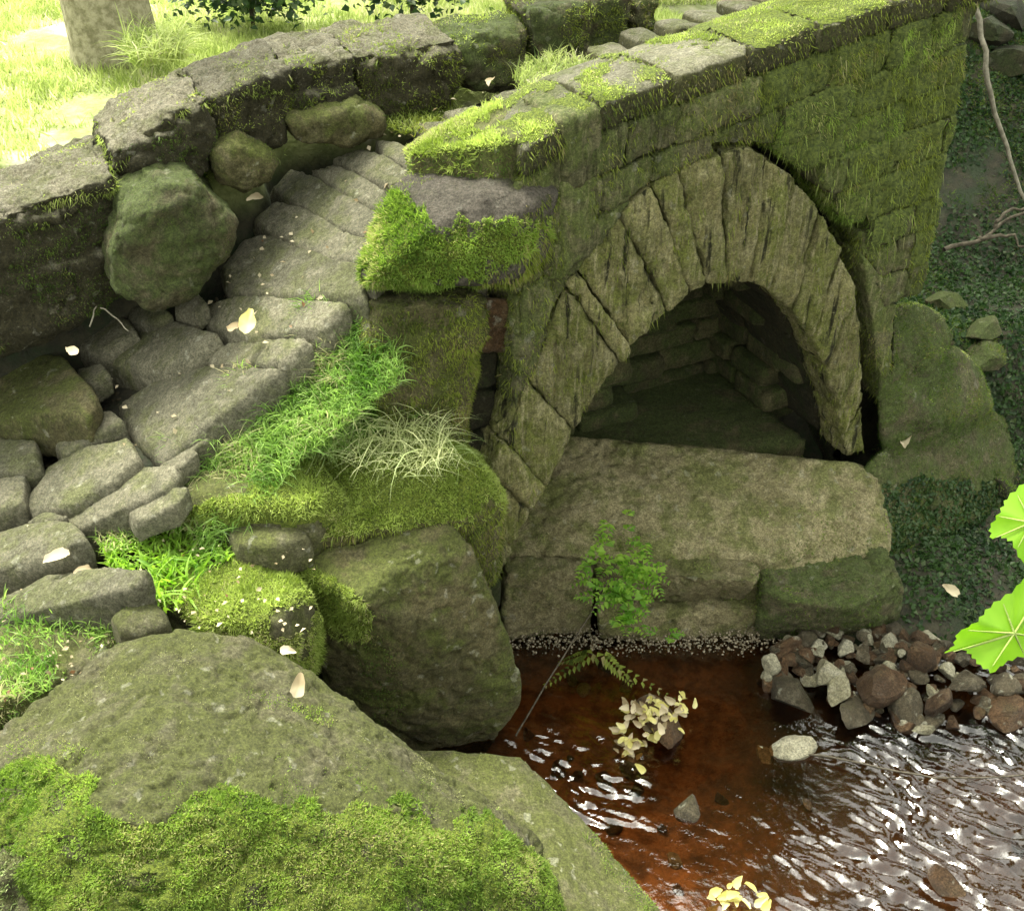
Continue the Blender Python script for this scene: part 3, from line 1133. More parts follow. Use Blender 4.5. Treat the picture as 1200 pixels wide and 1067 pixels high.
# wall stones in the corner between block A, the leg and the recess
for poly in [[(655, 215), (700, 200), (700, 275), (660, 330), (640, 330)], [(612, 335), (640, 334), (655, 345), (622, 425), (606, 415)],
             [(655, 140), (706, 122), (706, 196), (658, 212)]]:
    wall_stones.append((rock('wall_stone', face_pts(poly, .0, .25, .012), M['wallgreen'], bridge, vox=.0125, smooth=2, amp=.012, groove=.006), np.array(sz(*poly[0]))))

# inside of the far abutment and the rock behind the arch
for zi, z0 in enumerate(np.arange(.42, 1.5, .11)):
    off = rs.uniform(0, .1)
    for j in range(2):
        w0 = .36 + j * .26 + off
        e = 1.50 - .10 * (z0 > .9) - .14 * (z0 > 1.1) + rs.uniform(-.02, .02)
        pts = [SWZ(e + a, w0 + b, z0 + c) for a in (0, .3) for b in (.004, .252) for c in (.004, .106)]
        rock('abutment_stone', pts, M['inner'], bridge, vox=.022, smooth=2, amp=.01)
for z0 in np.arange(-.1, 1.5, .115):
    s0 = -.5 + rs.uniform(-.1, 0)
    while s0 < 1.8:
        ln = rs.uniform(.3, .5)
        w0 = ((.66 if s0 < .8 else .8) if s0 > -.1 else 1.12) + rs.uniform(-.03, .03)
        if s0 > -.1 and s0 + ln > 1.55: ln = max(.15, 1.55 - s0)
        pts = [SWZ(s0 + a, w0 + b, z0 + c) for a in (.004, ln - .004) for b in (0, .2) for c in (.003, .112)]
        rock('abutment_stone', pts, M['inner'], bridge, vox=.022, smooth=2, amp=.016, strata=.012)
        s0 += ln
        if s0 > 1.54: break

# ------------------------------------------------------------------ the rock ledge below the arch
ledge = thing('rock_ledge', Z(790, 760, 0), 'pale worn rock ledge under the arch at the edge of the brown water', 'ledge')
ledge_s = []
ledge_s.append(rock('ledge_slab', np.array(
    [Z(668, 511, .56), Z(760, 519, .56), Z(860, 531, .56), Z(940, 537, .55), Z(1000, 540, .53), Z(1030, 560, .48), Z(1040, 650, .25),
     Z(900, 655, .33), Z(760, 651, .33), Z(640, 649, .33), Z(570, 649, .33), Z(600, 560, .45), Z(760, 580, .455), Z(950, 590, .44),
     Z(600, 690, .0), Z(1010, 735, .0), Z(640, 512, .2), Z(1060, 560, .2), Z(610, 512, .5)]), M['ledge'], ledge, vox=.0115, smooth=2, amp=.016, freq=4, strata=.006, pits=.010))
for top_, bot_, zt, zb, mt in [([(590, 653), (690, 653), (696, 668), (594, 670)], [(588, 752), (694, 750)], .325, -.03, 'ledge'),
                              ([(694, 652), (780, 653), (872, 655), (892, 668), (884, 682), (700, 668)], [(700, 706), (800, 708), (870, 704)], .325, .11, 'ledge'),
                              ([(698, 694), (800, 696), (888, 690), (894, 712), (700, 714)], [(702, 752), (800, 756), (898, 750)], .14, -.03, 'ledge'),
                              ([(890, 640), (960, 632), (1040, 640), (1060, 680), (1000, 710), (930, 705), (896, 690)], [(890, 752), (960, 752), (1050, 745)], .28, -.03, 'wall')]:
    pts = [Z(a[0], a[1], zt) for a in top_] + [Z(a[0], a[1], zb) for a in bot_] + [Z(a[0], a[1], zb) + np.array([0, .35, 0]) for a in bot_] + [Z(a[0], a[1] - 20, .1) for a in bot_[:1]]
    ledge_s.append(rock('ledge_stone', np.array(pts), M[mt], ledge, vox=.0105, smooth=3, amp=.022, freq=6, pits=.010))
ledge_s.append(rock('ledge_slab', np.array([SWZ(s_, w_, z_) for s_, w_, z_ in [(.1, .62, .50), (1.6, .18, .50), (1.6, 1.1, .55), (.1, 1.1, .52), (.1, .62, -.1), (1.6, .18, 0), (1.6, 1.1, 0), (.1, 1.1, 0)]]), M['inner'], ledge, vox=.03, smooth=2, amp=.02))

# ------------------------------------------------------------------ rocks on the right
rr = thing('rock_outcrop', Z(1100, 640, .2), 'dark mossy outcrop with rounded pale rim right of the arch', 'rock')
rrs = []
for name, pts in [('outcrop_rock', [W(1046, 362, .10), W(1062, 357, .12), W(1088, 358, .14), W(1110, 374, .14), W(1118, 396, .12), W(1106, 416, .08), W(1045, 420, .0), W(1040, 480, -.02), W(1100, 430, .0),
                                    W(1046, 362, .5), W(1085, 362, .45), W(1108, 400, .4), W(1040, 500, .3)]),
                  ('outcrop_rock', [W(1095, 405, .06), W(1120, 405, .12), W(1145, 430, .12), W(1164, 470, .10), W(1160, 480, .02), W(1100, 490, -.08), W(1030, 500, -.04), W(1030, 440, .0),
                                    W(1100, 405, .4), W(1145, 432, .4), W(1164, 474, .35), W(1030, 500, .3), W(1100, 560, -.06), W(1040, 540, -.06)]),
                  ('outcrop_rock', [W(1165, 480, .08), W(1185, 500, .12), W(1215, 540, .12), W(1260, 600, .1), W(1260, 700, -.3), W(1180, 740, -.42), W(1000, 560, -.08), W(1040, 520, -.06), W(1120, 500, -.02),
                                    W(1010, 740, -.40), W(1165, 482, .4), W(1215, 540, .4), W(1260, 600, .4), W(1010, 560, .2), W(1100, 745, -.42), W(1080, 600, -.16), W(1010, 745, .0)])]:
    rrs.append(rock(name, np.array(pts), M['wall'], rr, vox=.012, smooth=5, amp=.020, freq=5))

# ------------------------------------------------------------------ near bank: terrace, boulders
bank = thing('mossy_bank', Z(420, 640, .5), 'mossy earth and stone terrace between the cobbled path and the rounded boulder', 'bank')
terr_s = rock('terrace', np.array(
    [Z(250, 520, 1.14), Z(310, 480, 1.20), Z(400, 470, 1.22), Z(500, 500, 1.18), Z(560, 545, 1.08), Z(572, 580, 1.02), Z(545, 610, .97), Z(430, 620, 1.0), Z(340, 640, .98), Z(250, 650, .95), Z(200, 610, .98),
     Z(205, 570, 1.04), Z(590, 590, .95), W(580, 690, -.02), W(590, 620, .0), Z(572, 580, .3), Z(545, 630, .3), Z(250, 700, .3), Z(200, 620, .3), Z(400, 440, 1.2), Z(300, 450, 1.2), Z(560, 520, .5)]), M['boulder'], bank, vox=.014, smooth=5, amp=.025, freq=4)
b1 = rock('bank_stone', slab_pts([(215, 560), (250, 535), (310, 528), (370, 545), (395, 575), (360, 600), (280, 600), (225, 590)], 1.10, .2, .03, .03), M['boulder2'], bank, vox=.012, smooth=6, amp=.012)
b2 = rock('bank_stone', slab_pts([(268, 625), (285, 606), (320, 600), (352, 612), (360, 632), (320, 645), (280, 642)], 1.02, .12, .03, .02), M['boulder2'], bank, vox=.01, smooth=6, amp=.008)
b3 = rock('bank_stone', slab_pts([(330, 400), (400, 345), (430, 360), (460, 420), (480, 470), (400, 480), (300, 470), (270, 450)], [1.30, 1.52, 1.55, 1.38, 1.25, 1.22, 1.2, 1.2], .35, .02, .02), M['boulder'], bank, vox=.014, smooth=6, amp=.02)
b4 = rock('bank_stone', slab_pts([(130, 725), (160, 705), (190, 715), (198, 735), (170, 745), (140, 742)], .98, .12, .03, .02), M['boulder2'], bank, vox=.01, smooth=6, amp=.008)
b5 = rock('bank_stone', slab_pts([(180, 640), (240, 610), (300, 650), (360, 690), (330, 730), (240, 735), (190, 700)], .93, .3, .03, .02), M['boulder2'], bank, vox=.014, smooth=5, amp=.02)
b6 = rock('bank_stone', slab_pts([(-40, 740), (60, 715), (130, 690), (180, 690), (170, 740), (90, 790), (-40, 850)], [.86, .9, .92, .92, .88, .86, .8], .3, .03, .02), M['boulder2'], bank, vox=.014, smooth=5, amp=.03, freq=6)

B = lambda x, y, z: np.array([x, y, z])
boulder = rock('boulder', np.array(
    [Z(335, 662, .92), Z(395, 640, .95), Z(450, 622, .97), Z(500, 613, .98), Z(532, 614, .97), Z(552, 640, .90), Z(572, 690, .75), Z(596, 745, .54), Z(610, 790, .36), Z(608, 825, .22),
     Z(585, 855, .10), Z(530, 875, .04), Z(470, 868, .10), Z(430, 845, .22), Z(390, 800, .40), Z(350, 740, .66),
     Z(420, 700, .90), Z(500, 690, .84), Z(530, 760, .56), Z(470, 780, .54), Z(440, 740, .72), Z(560, 840, .16),
     Z(335, 662, .6), B(-.62, 3.0, .8), B(-.2, 3.05, .8), B(-.1, 3.05, .5), B(-.6, 3.0, -.1), B(-.05, 3.0, -.15), B(-.1, 2.78, -.15), B(-.5, 2.75, -.15)]),
    M['boulder'], None, vox=.009, smooth=8, amp=.024, freq=4.5, pits=.006, origin=B(-.3, 2.8, -.1))
tag(boulder, 'large rounded olive boulder with ridged top standing at the water beside the arch leg', 'boulder')

fgb = rock('boulder', np.array(
    [Z(-140, 960, .9), Z(-60, 900, .93), Z(0, 848, .96), Z(60, 800, .99), Z(120, 758, 1.01), Z(200, 738, 1.02), Z(280, 740, 1.0), Z(340, 764, .96), Z(385, 800, .90), Z(440, 842, .82), Z(520, 905, .72),
     Z(590, 948, .64), Z(632, 990, .56), Z(655, 1030, .50), Z(672, 1075, .42),
     Z(200, 830, 1.08), Z(330, 880, 1.0), Z(460, 930, .88), Z(560, 975, .76), Z(80, 880, 1.07), Z(620, 1050, .62), Z(470, 990, .86), Z(300, 950, 1.02), Z(100, 960, 1.05),
     Z(620, 1160, .40), Z(400, 1180, .60), Z(100, 1180, .74), Z(-120, 1100, .8),
     Z(420, 1080, .78), Z(200, 1080, .88), Z(560, 1080, .62),
     B(-1.6, 2.3, .2), B(-.9, 2.5, .1), B(-.2, 2.35, .1), B(.1, 2.0, 0), B(.2, 1.6, 0), B(-.2, 1.2, .1), B(-1.6, 1.2, .2)]),
    M['boulder2'], None, vox=.0085, smooth=12, amp=.026, freq=3.2, strata=0, pits=.009, origin=B(-.7, 1.8, .2))
tag(fgb, 'huge pitted foreground boulder with a thick bright moss blanket along its front', 'boulder')

fg2 = rock('boulder', np.array(
    [Z(470, 878, .30), Z(540, 880, .30), Z(610, 884, .26), Z(642, 915, .20), Z(672, 960, .14), Z(700, 1000, .10), Z(745, 1045, .04), Z(790, 1085, .0), Z(600, 1000, .3), Z(680, 1070, .22),
     B(-.3, 2.5, -.1), B(.1, 2.5, -.15), B(.5, 1.9, -.15), B(.5, 1.6, -.15), B(.0, 1.6, .1), B(-.3, 2.0, .1), Z(740, 1120, .12)]),
    M['boulder2'], None, vox=.0115, smooth=5, amp=.014, freq=5, origin=B(.1, 2.1, -.1))
tag(fg2, 'low flat boulder sloping into the stream behind the moss-covered foreground boulder', 'boulder')

# ------------------------------------------------------------------ stones in and by the stream
PG = 'stones heaped on the gravel bar'


def ico(name, c, r, mat, seed, squash=(1, 1, .7), rot=0., label=None, cat='stone', group=None, sub=2, amp=.3, ang=.6):
    bm = bmesh.new()
    bmesh.ops.create_icosphere(bm, subdivisions=sub, radius=1)
    me = bpy.data.meshes.new(name)
    bm.to_mesh(me)
    bm.free()
    co = get_co(me)
    # angular: clip against random planes
    rr_ = np.random.default_rng(seed)
    for _ in range(9):
        n = rr_.normal(0, 1, 3); n /= np.linalg.norm(n)
        d = co @ n
        lim = rr_.uniform(.38, .75)
        co -= np.outer(np.clip(d - lim, 0, 9), n) * ang * 1.66
    co *= (1 + amp * .35 * fbm(co * 2.5, seed, 3))[:, None]
    co *= np.array(squash) * r
    cr, sr = math.cos(rot), math.sin(rot)
    tl = rr_.uniform(-.4, .4)
    co = np.stack([co[:, 0] * cr - co[:, 1] * sr, co[:, 0] * sr + co[:, 1] * cr, co[:, 2]], -1)
    co[:, 2] += co[:, 0] * tl * .6
    me.vertices.foreach_set('co', co.astype(np.float32).ravel())
    finish(me, mat, False)
    o = link(name, me, c)
    tag(o, label, cat, group)
    return o


# named stones first: px, py, z centre, half-size px, squash, mat, label
NAMED = [
    (925, 812, .045, 34, (1.25, .7, .6), 'pile', 'dark humped stone at the left end of the stone heap'),
    (905, 782, .07, 17, (.9, .8, 1.1), 'pilepale', 'upright pale yellowish stone at the left end of the stone heap'),
    (968, 790, .09, 22, (1, .9, .9), 'pilepale', 'white flecked stone on top of the left half of the stone heap'),
    (985, 806, .06, 27, (.6, 1.3, .8), 'pilepale', 'long pale stone leaning to the left in the stone heap'),
    (1035, 798, .08, 34, (1.1, .8, .8), 'red', 'broad light brown slab tilted in the middle of the stone heap'),
    (1060, 826, .04, 26, (1.1, .9, .8), 'pile', 'rounded grey brown stone at the front of the stone heap'),
    (1095, 826, .05, 28, (.7, 1.1, .9), 'red', 'brown upright stone with a pale right edge in the stone heap'),
    (1082, 768, .11, 24, (1, .8, 1.1), 'red', 'reddish pointed stone at the back of the stone heap'),
    (1130, 800, .08, 24, (1.2, .8, .8), 'pile', 'mossy tinged stone under the hanging green leaf'),
    (1176, 800, .07, 22, (1, .9, .9), 'pile', 'round grey stone at the right end of the stone heap'),
    (1182, 832, .04, 26, (1.2, .9, .7), 'red', 'flat red brown stone at the right edge of the heap'),
    (1085, 853, .02, 17, (1.4, .5, .4), 'pilepale', 'thin pale flat stone lying at the foot of the stone heap'),
    (1000, 836, .03, 27, (1.3, .8, .6), 'pile', 'low grey stone at the waterline before the stone heap'),
    (930, 872, .015, 26, (1.15, .8, .75), 'pilepale', 'pale yellow faceted stone alone in the brown water'),
    (900, 884, -.03, 16, (1.2, .8, .6), 'pilepale', 'tan stone just under the water left of the pale faceted stone'),
    (778, 848, .02, 36, (1.2, 1.0, .6), 'red', 'brown stone in the stream carrying yellow fallen leaves'),
    (806, 948, .01, 20, (.8, .9, .9), 'pile', 'small dark stone breaking the brown water in mid stream'),
    (1108, 1036, .03, 26, (.7, 1.0, 1.0), 'red', 'brown upright stone in the rapid at the bottom of the picture'),
    (740, 905, -.02, 16, (1.2, .7, .5), 'pile', 'small wet stone by the pale leaves in mid stream'),
]
for i, (px, py, z, hs_, sq, mt, lab) in enumerate(NAMED):
    c = Z(px, py, z)
    dep = (c - Cv) @ Fv
    ico('stone', c, hs_ / FPX * dep, M[mt], 100 + i, sq, random.uniform(0, 3), lab, 'stone', None, 3)
# the rest of the heap
for i in range(235):
    px = 895 + 320 * random.random()
    t = random.random()
    lo = 750 + 12 * math.sin(px * .03)
    py = lo + (98 if px > 980 else 60) * t
    c = Z(px, py, 0)
    h = .08 * (1 - abs(t - .25) * 1.25)
    c[2] = max(.0, h) + random.uniform(-.015, .01)
    if px < 935 and py < 765: continue
    r = random.uniform(.018, .052)
    mk = random.choice(['pile', 'pile', 'red', 'red', 'pilepale'])
    ico('stone', c, r, M[mk], 300 + i, (random.uniform(.8, 1.3), random.uniform(.7, 1), random.uniform(.5, .9)), random.uniform(0, 3),
        'small %s stone in the %s of the heap %s' % ({'pile': 'grey brown', 'red': 'rusty brown', 'pilepale': 'pale'}[mk], 'back' if t < .33 else 'middle' if t < .66 else 'front', 'under the ledge corner' if px < 980 else 'in its middle part' if px < 1100 else 'below the hanging green leaves'), 'stone', PG, 3)
# submerged stones on the bed
for i in range(70):
    x, y = random.uniform(.05, 2.2), random.uniform(1.5, 3.2)
    z = float(terr(x, y))
    if z > -.06: continue
    ico('stone', B(x, y, z + .01), random.uniform(.02, .05), M[random.choice(['red', 'red', 'pilepale', 'pile'])], 500 + i, (1.1, .9, .5), random.uniform(0, 3),
        'small brown stone under the shallow brown water of the stream bed', 'stone', 'stones on the stream bed', 2)


# gravel fringe at the foot of the ledge: uncountable
def pebbles(name, P, r, mat, **kw):
    bm = bmesh.new(); bmesh.ops.create_icosphere(bm, subdivisions=1, radius=1)
    v = np.array([q.co[:] for q in bm.verts]); f = np.array([[w.index for w in q.verts] for q in bm.faces]); bm.free()
    n = len(P)
    sc = RNG.uniform(r[0], r[1], (n, 1, 1)) * RNG.uniform(.6, 1.2, (n, 1, 3))
    Vv = P[:, None, :] + v[None] * sc * RNG.uniform(.8, 1.2, (n, len(v), 1))
    Ff = (np.arange(n) * len(v))[:, None, None] + f[None]
    c = P.mean(0)
    me = np_mesh(name, Vv.reshape(-1, 3) - c, Ff.reshape(-1, 3))
    finish(me, mat)
    return tag(link(name, me, c), kind='stuff', **kw)


pp = []
for i in range(1400):
    px = random.uniform(596, 915)
    py = 752 + random.gauss(0, 7)
    c = Z(px, py, 0); c[2] = random.uniform(-.01, .03) + max(0, (755 - py)) * .001
    pp.append(c)
pebbles('gravel', np.array(pp[:1400]), (.0018, .007), M['gravel'], label='pale gravel fringe at the foot of the ledge', cat='gravel')
pp = []
for i in range(2200):
    px = random.uniform(0, 420); py = random.uniform(360, 720)
    s_ = random.uniform(-1.5, .5); w_ = random.uniform(.38, .85)
    q = SWZ(s_, w_, 0); q[2] = zp(s_) - .10 + random.uniform(-.01, .03)
    pp.append(q)
pebbles('path_grit', np.array(pp), (.004, .014), M['soil'], label='dark grit and soil packed between the paving stones', cat='grit')

# ------------------------------------------------------------------ moss and grass
allp = lambda P, Nn: np.ones(len(P))
cam_only = lambda m: (lambda P, Nn: m(P, Nn) * facing(P, Nn))
# foreground boulder blanket
M['pad'] = simple_mat('moss_pad', (.04, .06, .008), (.17, .215, .025), 130, bump=1., dist=.02)
M['padd'] = simple_mat('dark_moss_pad', (.035, .05, .012), (.12, .15, .03), 90, bump=1., dist=.012)
FGM = [(-30, 925), (40, 885), (95, 905), (115, 950), (150, 960), (200, 945), (260, 925), (350, 935), (430, 945), (520, 950), (580, 965), (625, 1000), (655, 1050), (690, 1110), (60, 1110), (30, 1060), (20, 1000), (-30, 1000)]
pad(fgb, lambda P, Nn: smooth_mask(FGM, namp=30, nscale=11)(P, Nn) * (fbm(P * 15, 95, 3) > -.30), M['pad'], .000, .006)
grow(fgb, 'moss', 170000, cam_only(poly_mask(FGM, nscale=11, namp=32)), M['moss'], h=(.006, .014), wd=.0034, spread=.7, off=.002)
FGE = [(-30, 895), (40, 850), (110, 880), (150, 930), (260, 890), (430, 905), (540, 925), (640, 985), (640, 1010), (430, 970), (150, 990), (-30, 960)]
grow(fgb, 'moss', 60000, cam_only(lambda P, Nn: poly_mask(FGE, nscale=8, namp=30)(P, Nn) * sm(-.05, .25, fbm(P * 16, 96, 3))), M['moss'], h=(.003, .009), wd=.003, spread=.9)
grow(fgb, 'moss', 40000, cam_only(lambda P, Nn: sm(.02, .35, fbm(P * 11, 97, 4)) * (proj(P)[:, 1] < 960)), M['film'], h=(.002, .006), wd=.003, spread=.9)
grow(fgb, 'moss', 30000, cam_only(poly_mask([(-60, 1000), (30, 990), (40, 1110), (-60, 1110)], namp=8)), M['straw'], h=(.006, .014), wd=.004, spread=.6)
grow(fgb, 'moss', 9000, cam_only(lambda P, Nn: sm(.12, .4, fbm(P * 9, 12, 3)) * (proj(P)[:, 1] < 950)), M['film'], h=(.004, .009), wd=.004, spread=.7)
grow(fgb, 'moss', 40000, cam_only(poly_mask([(285, 805), (330, 810), (395, 840), (385, 860), (330, 830), (290, 822)], namp=8)), M['moss'], h=(.004, .010), wd=.004)
grow(fg2, 'moss', 30000, cam_only(poly_mask([(680, 975), (705, 980), (790, 1067), (800, 1110), (740, 1060)], namp=8)), M['moss'], h=(.006, .014), wd=.004)
grow(fg2, 'moss', 8000, cam_only(lambda P, Nn: sm(.0, .4, fbm(P * 9, 14, 3))), M['film'], h=(.004, .009), wd=.004)
# rounded boulder
pad(boulder, smooth_mask([(320, 650), (370, 655), (410, 690), (440, 720), (430, 745), (380, 735), (330, 715)]), M['pad'])
grow(boulder, 'moss', 95000, cam_only(poly_mask([(320, 650), (370, 655), (410, 690), (440, 720), (430, 745), (380, 735), (330, 715)], namp=14)), M['mossy'], h=(.010, .022), off=.002, wd=.004)
grow(boulder, 'moss', 26000, cam_only(poly_mask([(400, 690), (440, 715), (470, 780), (480, 860), (440, 850), (420, 780)], namp=18)), M['mossd'], h=(.005, .012), wd=.004)
# terrace
TM = [(190, 500), (560, 480), (600, 600), (560, 640), (430, 635), (340, 670), (180, 690), (170, 560)]
pad(terr_s, lambda P, Nn: smooth_mask(TM, namp=6)(P, Nn) * (Nn[:, 2] > .1), M['pad'])
pad(b5, lambda P, Nn: (fbm(P * 9, 18, 3) > -.25).astype(float), M['pad'])
pad(b3, lambda P, Nn: (fbm(P * 9, 18, 3) > -.35).astype(float), M['pad'])
pad(b1, smooth_mask([(290, 505), (420, 530), (430, 620), (200, 620), (205, 592), (290, 575)]), M['pad'])
grow(terr_s, 'moss', 95000, cam_only(poly_mask(TM, namp=8, upmin=.2)), M['mossy'], h=(.010, .022), off=.002, wd=.0045)
grow(terr_s, 'moss', 20000, cam_only(lambda P, Nn: (Nn[:, 2] < .5) * .7), M['mossw'], h=(.008, .03), wd=.004, grav=1.2, spread=.3)
grow(b1, 'moss', 95000, cam_only(poly_mask([(310, 510), (420, 530), (420, 610), (220, 610), (215, 590), (300, 585)], namp=14)), M['mossy'], h=(.010, .022), off=.002, wd=.004)
grow(b5, 'moss', 95000, cam_only(lambda P, Nn: sm(-.3, .0, fbm(P * 9, 18, 3))), M['mossy'], h=(.010, .022), off=.002, wd=.0045)
grow(b3, 'moss', 80000, cam_only(lambda P, Nn: sm(-.5, -.1, fbm(P * 7, 16, 3))), M['grass'], h=(.01, .03), wd=.004, spread=.6)
grow(b6, 'moss', 30000, cam_only(lambda P, Nn: sm(-.2, .2, fbm(P * 10, 17, 3))), M['grass'], h=(.008, .03), wd=.004, spread=.7)
grow(b4, 'moss', 8000, cam_only(lambda P, Nn: sm(.1, .4, fbm(P * 10, 17, 3))), M['mossd'], h=(.004, .01), wd=.004)
# block A
pad(blockA, smooth_mask([(430, 290), (450, 235), (478, 225), (505, 268), (560, 280), (610, 262), (615, 290), (580, 315), (550, 335), (415, 340)], namp=26), M['pad'], 0, .004)
pad(slabT, lambda P, Nn: (Nn[:, 2] > .3) * (fbm(P * 8, 19, 3) > -.3) * 1., M['pad'])
grow(blockA, 'moss', 95000, cam_only(poly_mask([(425, 290), (445, 232), (480, 215), (505, 255), (560, 265), (635, 245), (635, 270), (590, 315), (560, 335), (415, 340)], namp=26)), M['moss'], h=(.010, .022), off=.002, wd=.0045)
grow(blockA, 'moss', 26000, cam_only(poly_mask([(600, 250), (660, 210), (640, 340), (560, 340)], namp=10)), M['mossw'], h=(.008, .03), wd=.004, grav=1.3, spread=.3)
grow(blockA, 'moss', 12000, cam_only(poly_mask([(430, 300), (440, 215), (520, 180), (530, 200), (470, 230), (440, 320)], namp=10)), M['mossy'], h=(.005, .012), wd=.004)
grow(blockB, 'moss', 70000, cam_only(poly_mask([(400, 345), (430, 352), (560, 345), (570, 400), (560, 530), (400, 530)], namp=18, nscale=9)), M['mossw'], h=(.006, .020), wd=.004, grav=1.4, spread=.55)
grow(blockB, 'moss', 14000, cam_only(poly_mask([(410, 335), (540, 335), (500, 352), (410, 352)], namp=6)), M['mossy'], h=(.004, .010), wd=.004)
grow(slabT, 'moss', 95000, cam_only(lambda P, Nn: sm(.1, .5, Nn[:, 2]) * sm(-.5, -.2, fbm(P * 8, 19, 3))), M['mossy'], h=(.010, .022), off=.002, wd=.0045)
grow(slabT, 'moss', 30000, cam_only(lambda P, Nn: sm(.4, .0, Nn[:, 2])), M['mossd'], h=(.006, .016), wd=.0045, grav=.8)
# caps: moss towards the crest
for i, c in enumerate(caps):
    pad(c, lambda P, Nn, a=[.35, .12, .10, .55, .8, .9, .9][i], i=i: (sm(.55 - a, .8 - a, fbm(P * 7, 25 + i, 3) + .5) > .5) * (Nn[:, 2] > .4) * 1., M['pad'], .000, .005)
    a = [.35, .12, .10, .55, .8, .9, .9][i]
    grow(c, 'moss', 32000, cam_only(lambda P, Nn, a=a, i=i: sm(.55 - a, .8 - a, fbm(P * 7, 25 + i, 3) + .5) * (Nn[:, 2] > .3)), M['mossy'], h=(.005, .015), wd=.0045)
    grow(c, 'moss', 12000, cam_only(lambda P, Nn: (Nn[:, 2] < .4) * .8), M['mossw'], h=(.008, .03), wd=.004, grav=1.2, spread=.3)
# far parapet: rough mossy faces, grass hanging from the rim
for c in farstones[8:]:
    grow(c, 'moss', 26000, cam_only(lambda P, Nn: sm(.5, .1, Nn[:, 2]) * sm(-.1, .3, fbm(P * 9, 91, 3))), M['mossy'], h=(.008, .03), wd=.004, grav=1.0)
    grow(c, 'moss', 14000, cam_only(lambda P, Nn: (Nn[:, 2] > .5) * sm(.05, .4, fbm(P * 8, 92, 3))), M['mossy'], h=(.004, .014), wd=.004)
for i, c in enumerate(farstones[:8]):
    grow(c, 'moss', 34000, cam_only(lambda P, Nn, i=i: sm(-.15, .2, fbm(P * 8, 35 + i, 3)) * (Nn[:, 2] < .6)), M['mossd' if i < 2 else 'mossw'], h=(.005, .016), wd=.004, grav=.6)
    if i >= 2:
        grow(c, 'moss', 16000, cam_only(lambda P, Nn, i=i: (Nn[:, 2] > .25) * sm(-.3, .1, fbm(P * 7, 45 + i, 2))), M['mossy'], h=(.006, .022), wd=.004, grav=.2)
for i, c in enumerate(foot):
    grow(c, 'moss', 9000, cam_only(lambda P, Nn, i=i: sm(.0, .4, fbm(P * 6, 55 + i, 3))), M['mossd'], h=(.003, .008), wd=.004)
# wall face: hanging fronds, thick bright on the right
for o, c in wall_stones:
    px = proj((SWZ(c[0], 0, c[1]))[None])[0]
    amt = float(sm(880, 960, px[0])) * float(sm(330, 240, px[1]))
    if amt > .2: pad(o, lambda P, Nn: (fbm(P * np.array([9, 9, 4]), 61, 3) > .1 - .45 * amt) * (Nn @ -bn > .1) * 1., M['padd'], .002, .008)
    dens = 9000 + 38000 * amt
    if amt > .1: grow(o, 'hanging_moss', 1300 * amt, cam_only(lambda P, Nn: (Nn @ -bn > .3) * 1.), M['mossy'], h=(.03, .075), wd=.003, segs=3, grav=3., spread=.3, curl=.5)
    grow(o, 'moss', dens, cam_only(lambda P, Nn: sm(-.35, .15, fbm(P * np.array([9, 9, 4]), 61, 3))), M['moss'] if amt > .75 and random.random() < .55 else M['mossw'], h=(.008, .028), wd=.0035, grav=1.4, spread=.6)
for o in ring_stones:
    grow(o, 'moss', 4500, cam_only(lambda P, Nn: (Nn @ -bn > .2) * sm(-.2, .3, fbm(P * np.array([20, 20, 4]), 63, 3))), M['mossw'], h=(.012, .035), wd=.003, grav=2.5, spread=.25)
# outcrop on the right
grow(rrs[0], 'moss', 40000, cam_only(lambda P, Nn: sm(-.4, .1, fbm(P * 7, 93, 3))), M['mossd'], h=(.004, .012), wd=.004)
grow(rrs[1], 'moss', 40000, cam_only(lambda P, Nn: sm(-.4, .1, fbm(P * 7, 93, 3))), M['mossd'], h=(.004, .012), wd=.004)
grow(rrs[2], 'moss', 30000, cam_only(lambda P, Nn: sm(-.4, .1, fbm(P * 7, 93, 3))), M['mossd'], h=(.004, .012), wd=.004)
for o in rrs:
    grow(o, 'moss', 26000, lambda P, Nn: sm(.62, .85, Nn[:, 2]) * (P[:, 2] > .5), M['mossy'], h=(.004, .010), wd=.004)  # moss made pale on the tops to imitate the backlit rim
grow(rrs[2], 'ivy_leaves', 15000, cam_only(poly_mask([(1010, 590), (1060, 560), (1240, 570), (1240, 760), (1010, 760), (990, 680)], namp=20)), M['ivy'], fn=leaf_cards, size=(.012, .026))
# ledge greenery
for o in ledge_s[:6]:
    grow(o, 'moss', 11000, cam_only(lambda P, Nn: sm(.12, .42, fbm(P * 9, 71, 3)) * sm(.48, .30, P[:, 2])), M['moss'], h=(.005, .014), wd=.004)
    grow(o, 'moss', 14000, cam_only(poly_mask([(880, 640), (1010, 590), (1040, 760), (880, 760)], namp=22)), M['mossd'], h=(.005, .014), wd=.004)

# small leaves and moss on the shaded bank at the right and on the ledge corner
gr = bpy.data.objects['ground']
gt = world_tris([gr])
cen = gt.mean(1)


def on_ground(name, dens, box, mask, mat, fn=blades, label='', cat='', **kw):
    x0, x1, y0, y1 = box
    k = (cen[:, 0] > x0) & (cen[:, 0] < x1) & (cen[:, 1] > y0) & (cen[:, 1] < y1)
    P, Nn = sample(gt[k], dens, mask)
    o = fn(name, P, Nn, mat, **kw)
    tag(o, label, cat, kind='stuff')
    return o


